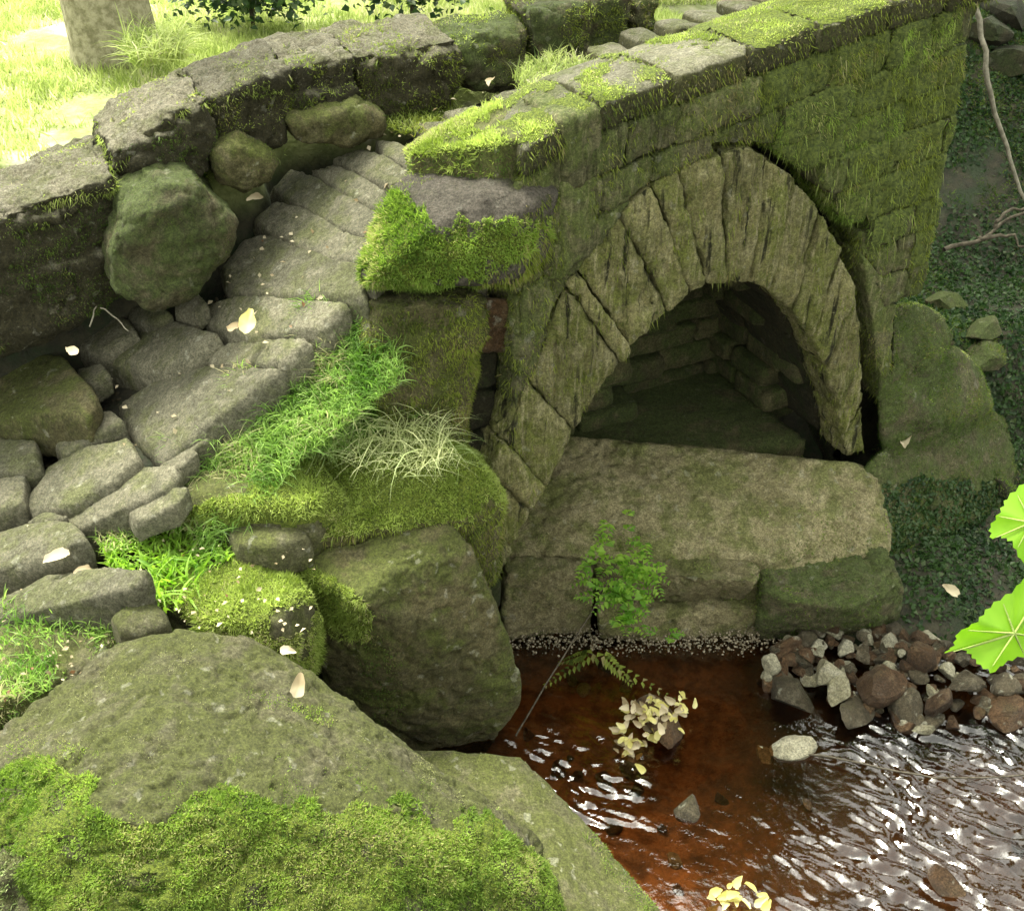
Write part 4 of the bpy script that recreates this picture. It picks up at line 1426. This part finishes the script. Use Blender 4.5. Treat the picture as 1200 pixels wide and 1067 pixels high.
on_ground('meadow_grass', 12000, (-3.4, 2.6, 3.6, 7.4), lambda P, Nn: (P[:, 2] > 1.65) * sm(-.35, .15, fbm(P * 2.2, 81, 4)) * (proj(P)[:, 1] < 260), M['meadow'],
          label='sunlit yellow green meadow grass behind the far parapet', cat='grass', h=(.02, .07), wd=.006, segs=2, spread=.35, curl=.5, origin=(-.5, 5.5, 1.9))
on_ground('ground_ivy', 9000, (1.3, 4.4, 3.2, 7.5), lambda P, Nn: (P[:, 2] < 2.4) * sm(-.6, .0, fbm(P * 3, 82, 4)) * (proj(P)[:, 0] > 1020), M['ivy'], fn=leaf_cards,
          label='small dark green leaves covering the shaded slope beyond the arch', cat='ground cover', size=(.012, .034), origin=(2.5, 5, 1), tilt=.8)
on_ground('bank_grass', 12000, (1.3, 4.4, 3.6, 7.5), lambda P, Nn: sm(-.2, .2, fbm(P * 2.6, 83, 3)) * (proj(P)[:, 0] > 1020), M['mossd'],
          label='thin olive grass on the slope behind the outcrop', cat='grass', h=(.012, .035), wd=.005, segs=2, spread=.8, curl=.6, origin=(2.6, 5.2, 1))


def tuft(poly, z, n, h, mat, label, cat='grass tuft', wd=.004, curl=1.3, lean=(0, 0, 0), spread=.4, group=None, name='grass_tuft'):
    zs = z if hasattr(z, '__len__') else [z] * len(poly)
    poly = np.array([Z(p[0], p[1], q) for p, q in zip(poly, zs)])
    tris = np.array([[poly[0], poly[i], poly[i + 1]] for i in range(1, len(poly) - 1)])
    e = np.linalg.norm(np.cross(tris[:, 1] - tris[:, 0], tris[:, 2] - tris[:, 0]), axis=1)
    P, _ = sample(tris, n / (e.sum() / 2), allp)
    Nn = np.tile([0, 0, 1.], (len(P), 1))
    o = blades(name, P, Nn, mat, None, h=h, wd=wd, spread=spread, segs=5, curl=curl, lean=lean, kind=None, width_pow=1.6)
    tag(o, label, cat, group)
    return o


tuft([(300, 470), (420, 440), (520, 500), (545, 545), (470, 560), (330, 530)], 1.18, 1100, (.08, .2), M['straw'], 'long pale grass arching over the terrace below the moss-topped block', curl=1.8, wd=.0028, lean=(.25, -.2, 0))
tuft([(225, 520), (300, 450), (350, 410), (430, 400), (480, 480), (400, 530), (260, 530)], 1.2, 3600, (.05, .13), M['grass'], 'dense fresh green grass tuft beside the path under the mossy block', curl=1.2, spread=.5)
tuft([(160, 700), (190, 660), (235, 655), (240, 690), (205, 722)], .95, 130, (.06, .13), M['weed'], 'bright green tuft of broad blades just behind the foreground boulder', wd=.012, curl=1.2, spread=.5)
tuft([(190, 205), (240, 195), (245, 225), (205, 228)], 1.72, 160, (.03, .09), M['weed'], 'small bright green plant growing between the parapet and its foot boulders', wd=.007)
tuft([(0, 700), (120, 700), (130, 745), (0, 760)], .92, 420, (.03, .08), M['grass'], 'short grass tuft on the bank at the left edge of the picture', curl=1)
tuft([(0, 770), (70, 760), (60, 810), (0, 820)], .90, 260, (.03, .08), M['grass'], 'low grass tuft left above the foreground boulder', curl=1)
tuft([(110, 615), (160, 605), (165, 640), (115, 650)], 1.0, 260, (.02, .05), M['grass'], 'small green tuft at the edge of the lowest paving stones', curl=1)
tuft([(160, 590), (240, 580), (235, 625), (165, 625)], 1.02, 500, (.02, .06), M['grass'], 'leafy green tuft between the path and the bank stone', curl=1, wd=.006)
tuft([(440, 120), (520, 115), (560, 150), (500, 165), (450, 150)], 1.9, 500, (.02, .06), M['mossw'], 'olive grass along the foot of the far parapet near the crest', curl=1)
tuft([(600, 90), (650, 60), (700, 80), (650, 115), (610, 120)], 2.06, 700, (.03, .08), M['meadow'], 'yellow green grass growing on the path at the crest', curl=1)
tuft([(610, 20), (650, 10), (640, 90), (612, 80)], 2.0, 200, (.04, .12), M['grass'], 'green grass clump between two dark parapet blocks', curl=1)


tuft([(300, 470), (420, 430), (520, 500), (540, 540), (400, 520)], 1.2, 210, (.14, .30), M['straw'], 'tallest pale grass blades arching above the terrace tuft', curl=2.2, lean=(.2, -.25, .2), wd=.004, spread=.5)
q = []
for i in range(9000):
    s_, w_ = random.uniform(-1.0, -.30), random.uniform(-.06, .36)
    if w_ > .27 + .07 * math.sin(s_ * 23): continue
    q.append(SWZ(s_, w_, float(zp(s_)) - .03 - (.34 - w_) * .55))
tag(blades('grass_tuft', np.array(q), np.tile([0, -.35, 1.], (len(q), 1)), M['grass'], h=(.03, .10), wd=.004, segs=4, curl=1.2, spread=.5, kind=None, width_pow=1.6), 'long bank of bright green grass spilling down from the near edge of the cobbled path', 'grass tuft')
tuft([(105, 600), (240, 560), (290, 610), (270, 660), (130, 680)], .98, 1500, (.02, .06), M['weed'], 'low leafy green growth filling the gap between paving and bank stones', 'plant', curl=1, wd=.009, name='leafy_growth', spread=.8)
tuft([(318, 405), (395, 345), (425, 352), (455, 420), (490, 490), (400, 500), (270, 465)], [1.36, 1.56, 1.52, 1.38, 1.22, 1.18, 1.2], 7000, (.03, .10), M['grass'], 'lush green mossy grass climbing from the terrace to the mossy block beside the path', curl=1, spread=.6)
tuft([(360, 385), (425, 330), (440, 350), (400, 420), (340, 440)], [1.48, 1.62, 1.6, 1.4, 1.35], 1500, (.015, .04), M['mossy'], 'yellow green moss cushion along the right edge of the path under the block', 'moss', curl=1, spread=.7, name='moss_cushion')
tuft([(420, 130), (470, 110), (545, 140), (520, 160), (450, 150)], 1.9, 700, (.015, .05), M['mossy'], 'pale mossy grass under the far parapet above the long cobbles', curl=1)
tuft([(150, 60), (215, 50), (220, 70), (160, 80)], 2.02, 900, (.06, .2), M['meadow'], 'tall yellow green growth right of the meadow tree', 'plant', wd=.006, name='meadow_plant')
for lab, x, y, z_, r_, n_, mt_ in [('dark leafy shrub at the top edge behind the meadow', 290, -22, 2.0, (.35, .2, .2), 1500, 'ivy'),
                                   ('dark leafy shrub at the top edge above the far parapet', 480, -26, 2.02, (.3, .2, .14), 900, 'ivy')]:
    c_ = Z(x, y, z_ + .1)
    q = RNG.normal(0, .45, (n_, 3)) * np.array(r_) + c_
    q = q[q[:, 2] > z_ - .1]
    sh = thing('shrub', c_ - [0, 0, .15], lab, 'shrub')
    leaf_cards('foliage', q, np.tile([0, 0, 1.], (len(q), 1)), M[mt_], sh, (.025, .05), .8)
    for a_ in range(4):
        tube(curve_pts([c_ - [0, 0, .2], c_ + [0, 0, .0], c_ + RNG.normal(0, .1, 3)], 6), .008, .004, M['twig'], 'stem', sh)

# ------------------------------------------------------------------ fallen leaves
def one_leaf(c, size, nrm, mat, label, group=None, name='fallen_leaf', lobes=5):
    nrm = np.array(nrm, float); nrm /= np.linalg.norm(nrm)
    t = np.cross(nrm, RNG.normal(0, 1, 3)); t /= np.linalg.norm(t)
    b = np.cross(nrm, t)
    n = 20
    V = [np.zeros(3)]
    for k in range(n):
        a = 2 * math.pi * k / n
        r = size * (1 + random.uniform(-.14, .10))
        V.append(t * r * math.cos(a) * (1 + .15 * math.cos(a)) + b * r * math.sin(a) * (.55 - .2 * math.cos(a)) + nrm * (size * .3 * abs(math.sin(a)) + size * .25 * math.cos(a) + random.uniform(-.07, .07) * size))
    F = [[0, 1 + k, 1 + (k + 1) % n] for k in range(n)]
    me = np_mesh(name, np.array(V), F)
    at = me.attributes.new('rnd', 'FLOAT', 'POINT')
    at.data.foreach_set('value', np.full(n + 1, random.random() * .8, np.float32))
    finish(me, mat)
    o = link(name, me, c)
    tag(o, label, 'leaf', group)
    return o


for px, py, z, hs_, mt, lab in [
    (85, 412, 1.41, 12, 'litter', 'white curled dead leaf between the wall foot and the upper paving'),
    (68, 652, 1.03, 16, 'litter', 'white crumpled dead leaf on the lowest paving stones'),
    (290, 378, 1.51, 17, 'ylw', 'yellow fallen leaf on the step of the path'),
    (275, 384, 1.5, 11, 'litter', 'small brown leaf beside the yellow one on the path step'),
    (1060, 515, .56, 13, 'litter', 'white dead leaf on the dark ledge right of the arch foot'),
    (1115, 692, .34, 11, 'litter', 'pale dead leaf among ivy behind the hanging green leaf'),
    (300, 232, 1.72, 10, 'litter', 'pale leaf scrap at the upper left end of the big cobbles'),
    (350, 804, 1.0, 15, 'litter', 'white leaf scrap in the notch of the foreground boulder'),
    (336, 762, 1.02, 10, 'litter', 'small white scrap at the top right of the foreground boulder'),
    (575, 95, 2.0, 10, 'litter', 'pale leaf in the dark corner under the far parapet'),
    (98, 668, 1.0, 10, 'litter', 'small pale leaf beside the crumpled white leaf')]:
    c = Z(px, py, z + .012)
    one_leaf(c, hs_ / FPX * ((c - Cv) @ Fv), (random.uniform(-.4, .4), random.uniform(-.6, .2), 1), M[mt], lab)
# pale patch of gravelly lichen beside the path foot
# cluster of leaves caught on the brown stone
for i in range(110):
    px, py = random.gauss(768, 21), random.gauss(836, 11)
    if i < 32: px, py = random.gauss(742, 14), random.gauss(872, 11)
    c = Z(px, py, .085 if i >= 32 else .02)
    c[2] += random.uniform(-.03, .03)
    one_leaf(c, random.uniform(.012, .026), (random.uniform(-.7, .7), random.uniform(-.9, .3), 1), M['ylw'] if i % 2 else M['litter'], 'pale yellow leaf in the litter caught on the brown stone in mid stream', 'leaves caught on the stone in mid stream')
for i in range(16):
    c = Z(random.gauss(858, 18), random.gauss(1052, 8), .05 + random.uniform(-.01, .02))
    one_leaf(c, random.uniform(.014, .026), (random.uniform(-.7, .7), random.uniform(-.9, .3), 1), M['ylw'], 'yellow leaf caught at the bottom edge of the stream', 'leaves at the bottom of the picture')
q = []
for i in range(150):
    s_, w_ = random.uniform(-1.5, .3), random.uniform(.2, .85)
    q.append(SWZ(s_, w_, float(zp(s_)) + .004))
leaf_cards('leaf_litter', np.array(q), np.tile([0, 0, 1.], (len(q), 1)), M['litter'], size=(.010, .026), tilt=.5)
tag(bpy.data.objects['leaf_litter'], 'tiny dry leaf scraps scattered over the cobbled path', 'leaf litter')
q = []
for i in range(170):
    if i % 2: q.append(Z(random.uniform(0, 200), random.uniform(690, 820), .91 + random.uniform(0, .03)))
    else: q.append(Z(random.uniform(150, 370), random.uniform(590, 740), .985 + random.uniform(0, .03)))
tag(leaf_cards('leaf_litter', np.array(q), np.tile([0, 0, 1.], (len(q), 1)), M['litter'], size=(.008, .022), tilt=.6), 'dry pale leaf scraps and stalks scattered on the mossy bank', 'leaf litter')


# ------------------------------------------------------------------ weeds over the water
def compound(parent, base, dirv, L, n, lw, mat, droop=.3, name='frond'):
    """a frond: midrib with paired leaflets, one mesh"""
    base = np.array(base, float)
    d = np.array(dirv, float); d /= np.linalg.norm(d)
    side = np.cross(d, [0, 0, 1.]); side /= np.linalg.norm(side)
    V, F = [], []
    for k in range(n):
        t = (k + 1) / n
        p = base + d * L * t + np.array([0, 0, -droop * L * t * t])
        for sg in (-1, 1):
            ll = lw * (1.15 - .75 * t) * random.uniform(.85, 1.15)
            o_ = side * sg
            tip = p + o_ * ll + d * ll * .5 + np.array([0, 0, -ll * .2])
            m1 = p + o_ * ll * .5 + d * ll * .55 + np.array([0, 0, ll * .12])
            m2 = p + o_ * ll * .55 - d * ll * .1 + np.array([0, 0, ll * .12])
            b = len(V)
            V += [p, m1, tip, m2]
            F += [[b, b + 1, b + 2], [b, b + 2, b + 3]]
    c = WLOC[parent.name]
    me = np_mesh(name, np.array(V) - c, F)
    at = me.attributes.new('rnd', 'FLOAT', 'POINT')
    at.data.foreach_set('value', np.repeat(RNG.random(len(V) // 4), 4).astype(np.float32))
    finish(me, mat, False)
    return link(name, me, c, parent)


wb = Z(604, 862, .02)
weed = thing('weed', wb, 'bright green leafy weed leaning over the water in front of the ledge', 'plant')
stem = curve_pts([wb, Z(640, 800, .14), Z(688, 725, .32), Z(712, 680, .42), Z(728, 650, .48)], 18, .001)
tube(stem, .004, .002, M['twig'], 'stem', weed)
for px, py, z, n in [(735, 665, .47, 20), (712, 690, .42, 16), (740, 700, .40, 18), (700, 660, .46, 12), (765, 672, .45, 9), (735, 725, .34, 9), (785, 740, .2, 3), (725, 620, .56, 5), (755, 640, .5, 5)]:
    p0 = Z(px, py, z)
    for k in range(n):
        a = random.uniform(0, 6.28)
        compound(weed, p0 + RNG.normal(0, .022, 3), (math.cos(a), math.sin(a) * .8, random.uniform(-.1, .5)), random.uniform(.045, .075), 4, random.uniform(.026, .040), M['weed'], name='leaf')
fern = thing('fern', Z(640, 790, .02), 'drooping olive fern fronds touching the brown water below the weed', 'fern')
for a, b_ in [((690, 765, .10), (790, 815, .02)), ((700, 762, .1), (640, 800, .02)), ((705, 765, .12), (740, 800, .03)), ((690, 765, .1), (655, 775, .03))]:
    p0, p1 = Z(*a), Z(*b_)
    compound(fern, p0, p1 - p0, float(np.linalg.norm(p1 - p0)), 11, .035, M['mossw'], .05, name='frond')

# hanging leaves close to the camera at the right edge
spray = thing('sycamore_spray', D(1330, 640, 1.02), 'large bright green lobed leaves hanging into the right edge', 'leaves')
tube(curve_pts([D(1330, 640, 1.02) + [1.6, .3, .9], D(1330, 640, 1.02) + [.8, .1, .35], D(1330, 640, 1.02)], 12), .009, .003, M['bark'], 'twig', spray)
tube(curve_pts([D(1330, 640, 1.02), D(1290, 620, 1.02), D(1262, 640, 1.02), D(1235, 690, 1.02)], 10), .003, .0018, M['green_stem'], 'twig', spray)


def big_leaf(outline, dist, tilt, name='leaf'):
    pts = [D(x, y, dist + tilt * (x - 1180) / 100 + .0003 * (y - 700) * tilt) for x, y in outline]
    pts = np.array(pts)
    # refine the outline with fine teeth
    cc = pts.mean(0)
    out = []
    for i in range(len(pts)):
        a, b_ = pts[i], pts[(i + 1) % len(pts)]
        for k in range(4):
            q = a + (b_ - a) * k / 4
            out.append(q + (q - cc) / np.linalg.norm(q - cc) * (.0018 if k % 2 else -.0008))
    out = np.array(out)
    rings = [out]
    V = list(out)
    n = len(out)
    for f in (.72, .42, .15):
        r = cc + (out - cc) * f
        V += list(r)
    V.append(cc)
    V = np.array(V)
    nrm = np.cross(pts[2] - pts[0], pts[-2] - pts[0]); nrm /= np.linalg.norm(nrm)
    ang = np.arctan2((V - cc) @ Rv, (V - cc) @ Uv)
    rad = np.linalg.norm(V - cc, axis=1)
    V = V + nrm * (np.abs(np.sin(ang * 2.5)) * rad * .16)[:, None]
    F = []
    for r_ in range(3):
        for k in range(n):
            F.append([r_ * n + k, r_ * n + (k + 1) % n, (r_ + 1) * n + (k + 1) % n])
            F.append([r_ * n + k, (r_ + 1) * n + (k + 1) % n, (r_ + 1) * n + k])
    for k in range(n):
        F.append([3 * n + k, 3 * n + (k + 1) % n, 4 * n])
    c = WLOC[spray.name]
    me = np_mesh(name, V - c, F)
    at = me.attributes.new('rnd', 'FLOAT', 'POINT')
    at.data.foreach_set('value', np.full(len(V), .5, np.float32))
    finish(me, M['bigleaf'])
    lf = link(name, me, c, spray)
    for k in range(0, n, max(1, n // 7)):
        tip = cc + (out[k] - cc) * .9
        mid_ = cc + (out[k] - cc) * .5
        lift = nrm * (.0022 if (nrm @ (Cv - cc)) > 0 else -.0022)
        a_ = [math.atan2((v - cc) @ Rv, (v - cc) @ Uv) for v in (mid_, tip)]
        h_ = [abs(math.sin(x_ * 2.5)) * np.linalg.norm(v - cc) * .16 for x_, v in zip(a_, (mid_, tip))]
        tube([cc + lift, mid_ + nrm * h_[0] + lift, tip + nrm * h_[1] + lift], .0011, .0004, M['green_stem'], 'vein', lf, 5)
    return lf


M['bigleaf'] = leaf_mat('sunlit_leaf', (.13, .30, .02), (.22, .42, .04), None, .55, .4, 18)
big_leaf([(1116, 768), (1126, 758), (1128, 742), (1146, 728), (1165, 712), (1186, 694), (1215, 672), (1260, 660), (1300, 700), (1290, 760), (1240, 775), (1205, 766), (1185, 775), (1165, 789), (1152, 780), (1144, 768), (1134, 760)], 1.0, .03)
big_leaf([(1162, 632), (1160, 618), (1172, 600), (1180, 584), (1200, 566), (1240, 540), (1290, 560), (1300, 620), (1250, 650), (1215, 668), (1196, 656), (1186, 634), (1172, 628)], 1.04, -.03)

# ------------------------------------------------------------------ hanging branch and twigs at the right
br = thing('hanging_branch', W(1150, 30, .25), 'thin pale bare branch hanging beside the right end of the bridge wall', 'branch')
tube(curve_pts([D(1120, -60, 4.0), D(1148, 20, 4.05), D(1156, 90, 4.1), D(1168, 140, 4.2), D(1185, 190, 4.3), D(1205, 240, 4.4), D(1250, 300, 4.5)], 24, .003), .012, .006, M['paletwig'], 'branch', br)
tw = thing('dead_branch', D(1110, 290, 4.9), 'dark dead twigs lying on the slope right of the bridge', 'branch')
for a in ([(1105, 292, 4.6), (1150, 280, 4.62), (1190, 252, 4.62), (1240, 235, 4.6)], [(1150, 280, 4.62), (1180, 275, 4.6), (1200, 290, 4.6)], [(1165, 268, 4.6), (1175, 250, 4.58), (1215, 240, 4.6)]):
    tube(curve_pts([D(*q) for q in a], 12, .006), .010, .004, M['twig'], 'twig', tw)
reed = tube(curve_pts([Z(935, 880, .02), Z(1000, 892, .03), Z(1060, 905, .03), Z(1130, 912, .03), Z(1230, 905, .03)], 20, .002), .004, .003, M['twig'], 'floating_twig')
tag(reed, 'long thin twig lying across the rippled water below the stone heap', 'twig')
for i, a in enumerate([[(105, 382, 1.42), (112, 360, 1.46), (122, 340, 1.5)], [(118, 360, 1.46), (135, 372, 1.44), (150, 388, 1.42)]]):
    t_ = tube(curve_pts([Z(*q) for q in a], 8, .002), .003, .002, M['paletwig'], 'dry_stalk')
    tag(t_, ['pale dry stalk leaning on the dark wall foot left of the path', 'dry stalk lying across the first stalk by the wall foot'][i], 'stalk')

# ------------------------------------------------------------------ trees
def tree(base, hgt, r, crown_c, crown_r, nleaf, label, trunk_lean=(0, 0), leafsz=(.08, .16), group=None, seed=1):
    rr_ = random.Random(seed)
    t = thing('tree', base, label, 'tree', group)
    base = np.array(base, float)
    topp = base + np.array([trunk_lean[0], trunk_lean[1], hgt])
    path = curve_pts([base - [0, 0, .3], base + [0, 0, .3], (base + topp) / 2 + [rr_.uniform(-.1, .1), rr_.uniform(-.1, .1), 0], topp], 14)
    tr = tube(path, r * 1.25, r * .4, M['bark'], 'trunk', t, 16)
    displace(tr.data, lambda P, Nn: .12 * r * fbm(P * np.array([9, 9, 2]), 5, 3), WLOC[t.name])
    for k in range(7):
        a = k * 2.4
        e = np.array(crown_c) + np.array([math.cos(a) * crown_r[0] * .7, math.sin(a) * crown_r[1] * .7, rr_.uniform(-.5, .6) * crown_r[2]])
        s_ = path[-1 - k % 4]
        tube(curve_pts([s_, (s_ + e) / 2 + [0, 0, .3], e], 8), r * .3, r * .08, M['bark'], 'limb', t)
    n = nleaf
    cl = RNG.normal(0, 1, (60, 3)); cl = unit(cl) * (RNG.random((60, 1)) ** .4)
    cl = cl * np.array(crown_r) + np.array(crown_c)
    P = cl[RNG.integers(0, 60, n)] + RNG.normal(0, .22, (n, 3)) * np.array(crown_r) * .8
    leaf_cards('crown', P, np.tile([0, 0, 1.], (n, 1)), M['canopy'], t, leafsz, .8)['kind'] = 'stuff'
    return t


tb = Z(128, 45, 1.98)
tree(tb, 4.5, .17, tb + [.6, 3.2, 6.5], (2.2, 1.6, 1.1), 4000, 'tree with a thick pale mossy trunk standing in the sunlit meadow', (-.3, .3), seed=3)

tree(np.array([6.2, 8.0, 1.9]), 4.0, .2, np.array([3.9, 6.3, 6.3]), (2.3, 1.8, 1.1), 9000, 'leafy tree leaning over the stream from the right bank', (-1.5, -1.2), seed=8)
tree(np.array([2.7, 8.8, 1.7]), 4.6, .2, np.array([.1, 8.4, 7.6]), (1.5, 1.5, 1.0), 9000, 'dark tree on the right slope beyond the bridge', (-2.0, -.2), seed=5)
for i, (px, py, z_, hs_, sq, mt, lab) in enumerate([(1150, 120, 1.9, 55, (1.6, .8, .5), 'wall', 'large mossy boulder on the dark slope behind the hanging branch'), (1185, 190, 1.6, 50, (1.4, .8, .6), 'wall', 'mossy boulder at the right edge above the dead twigs'),
                                                    (1165, 350, .9, 36, (1.5, .8, .5), 'wall', 'low mossy rock to the right of the outcrop top'), (1190, 440, .7, 34, (1.3, .8, .5), 'dark', 'dark rock at the right edge behind the outcrop')]):
    c = Z(px, py, z_); c[2] = float(terr(c[0], c[1])) + .02
    o = ico('stone', c, hs_ / FPX * ((c - Cv) @ Fv), M[mt], 950 + i, sq, random.uniform(0, 3), lab, 'rock', None, 4)
    grow(o, 'moss', 16000, lambda P, Nn: (Nn[:, 2] > .1) * sm(-.3, .2, fbm(P * 5, 98, 3)), M['mossd'], h=(.006, .02), wd=.005)
for i, (px, py, dd, hs_, sq) in enumerate([(1175, 25, 6.6, 60, (1.4, .7, .5)), (1150, 60, 6.3, 45, (1.3, .7, .4)), (1190, 85, 6.2, 50, (1.2, .7, .5)), (1140, 250, 5.2, 30, (1.3, .8, .5)), (1180, 300, 5.0, 26, (1.2, .8, .5)), (1118, 330, 5.0, 22, (1, .8, .6))]):
    c = D(px, py, dd); c[2] = float(terr(c[0], c[1])) + .03
    ico('stone', c, hs_ / FPX * dd, M['dark' if i < 3 else 'wall'], 900 + i, sq, random.uniform(0, 3),
        ['mossy grey slab at the top right corner', 'long grey stone below the slab in the top right corner', 'dark stone at the right edge beside the hanging branch', 'dull stone on the slope right of the bridge wall', 'dull stone under the dead twigs on the slope', 'small stone just above the dark outcrop'][i], 'stone', None, 3)
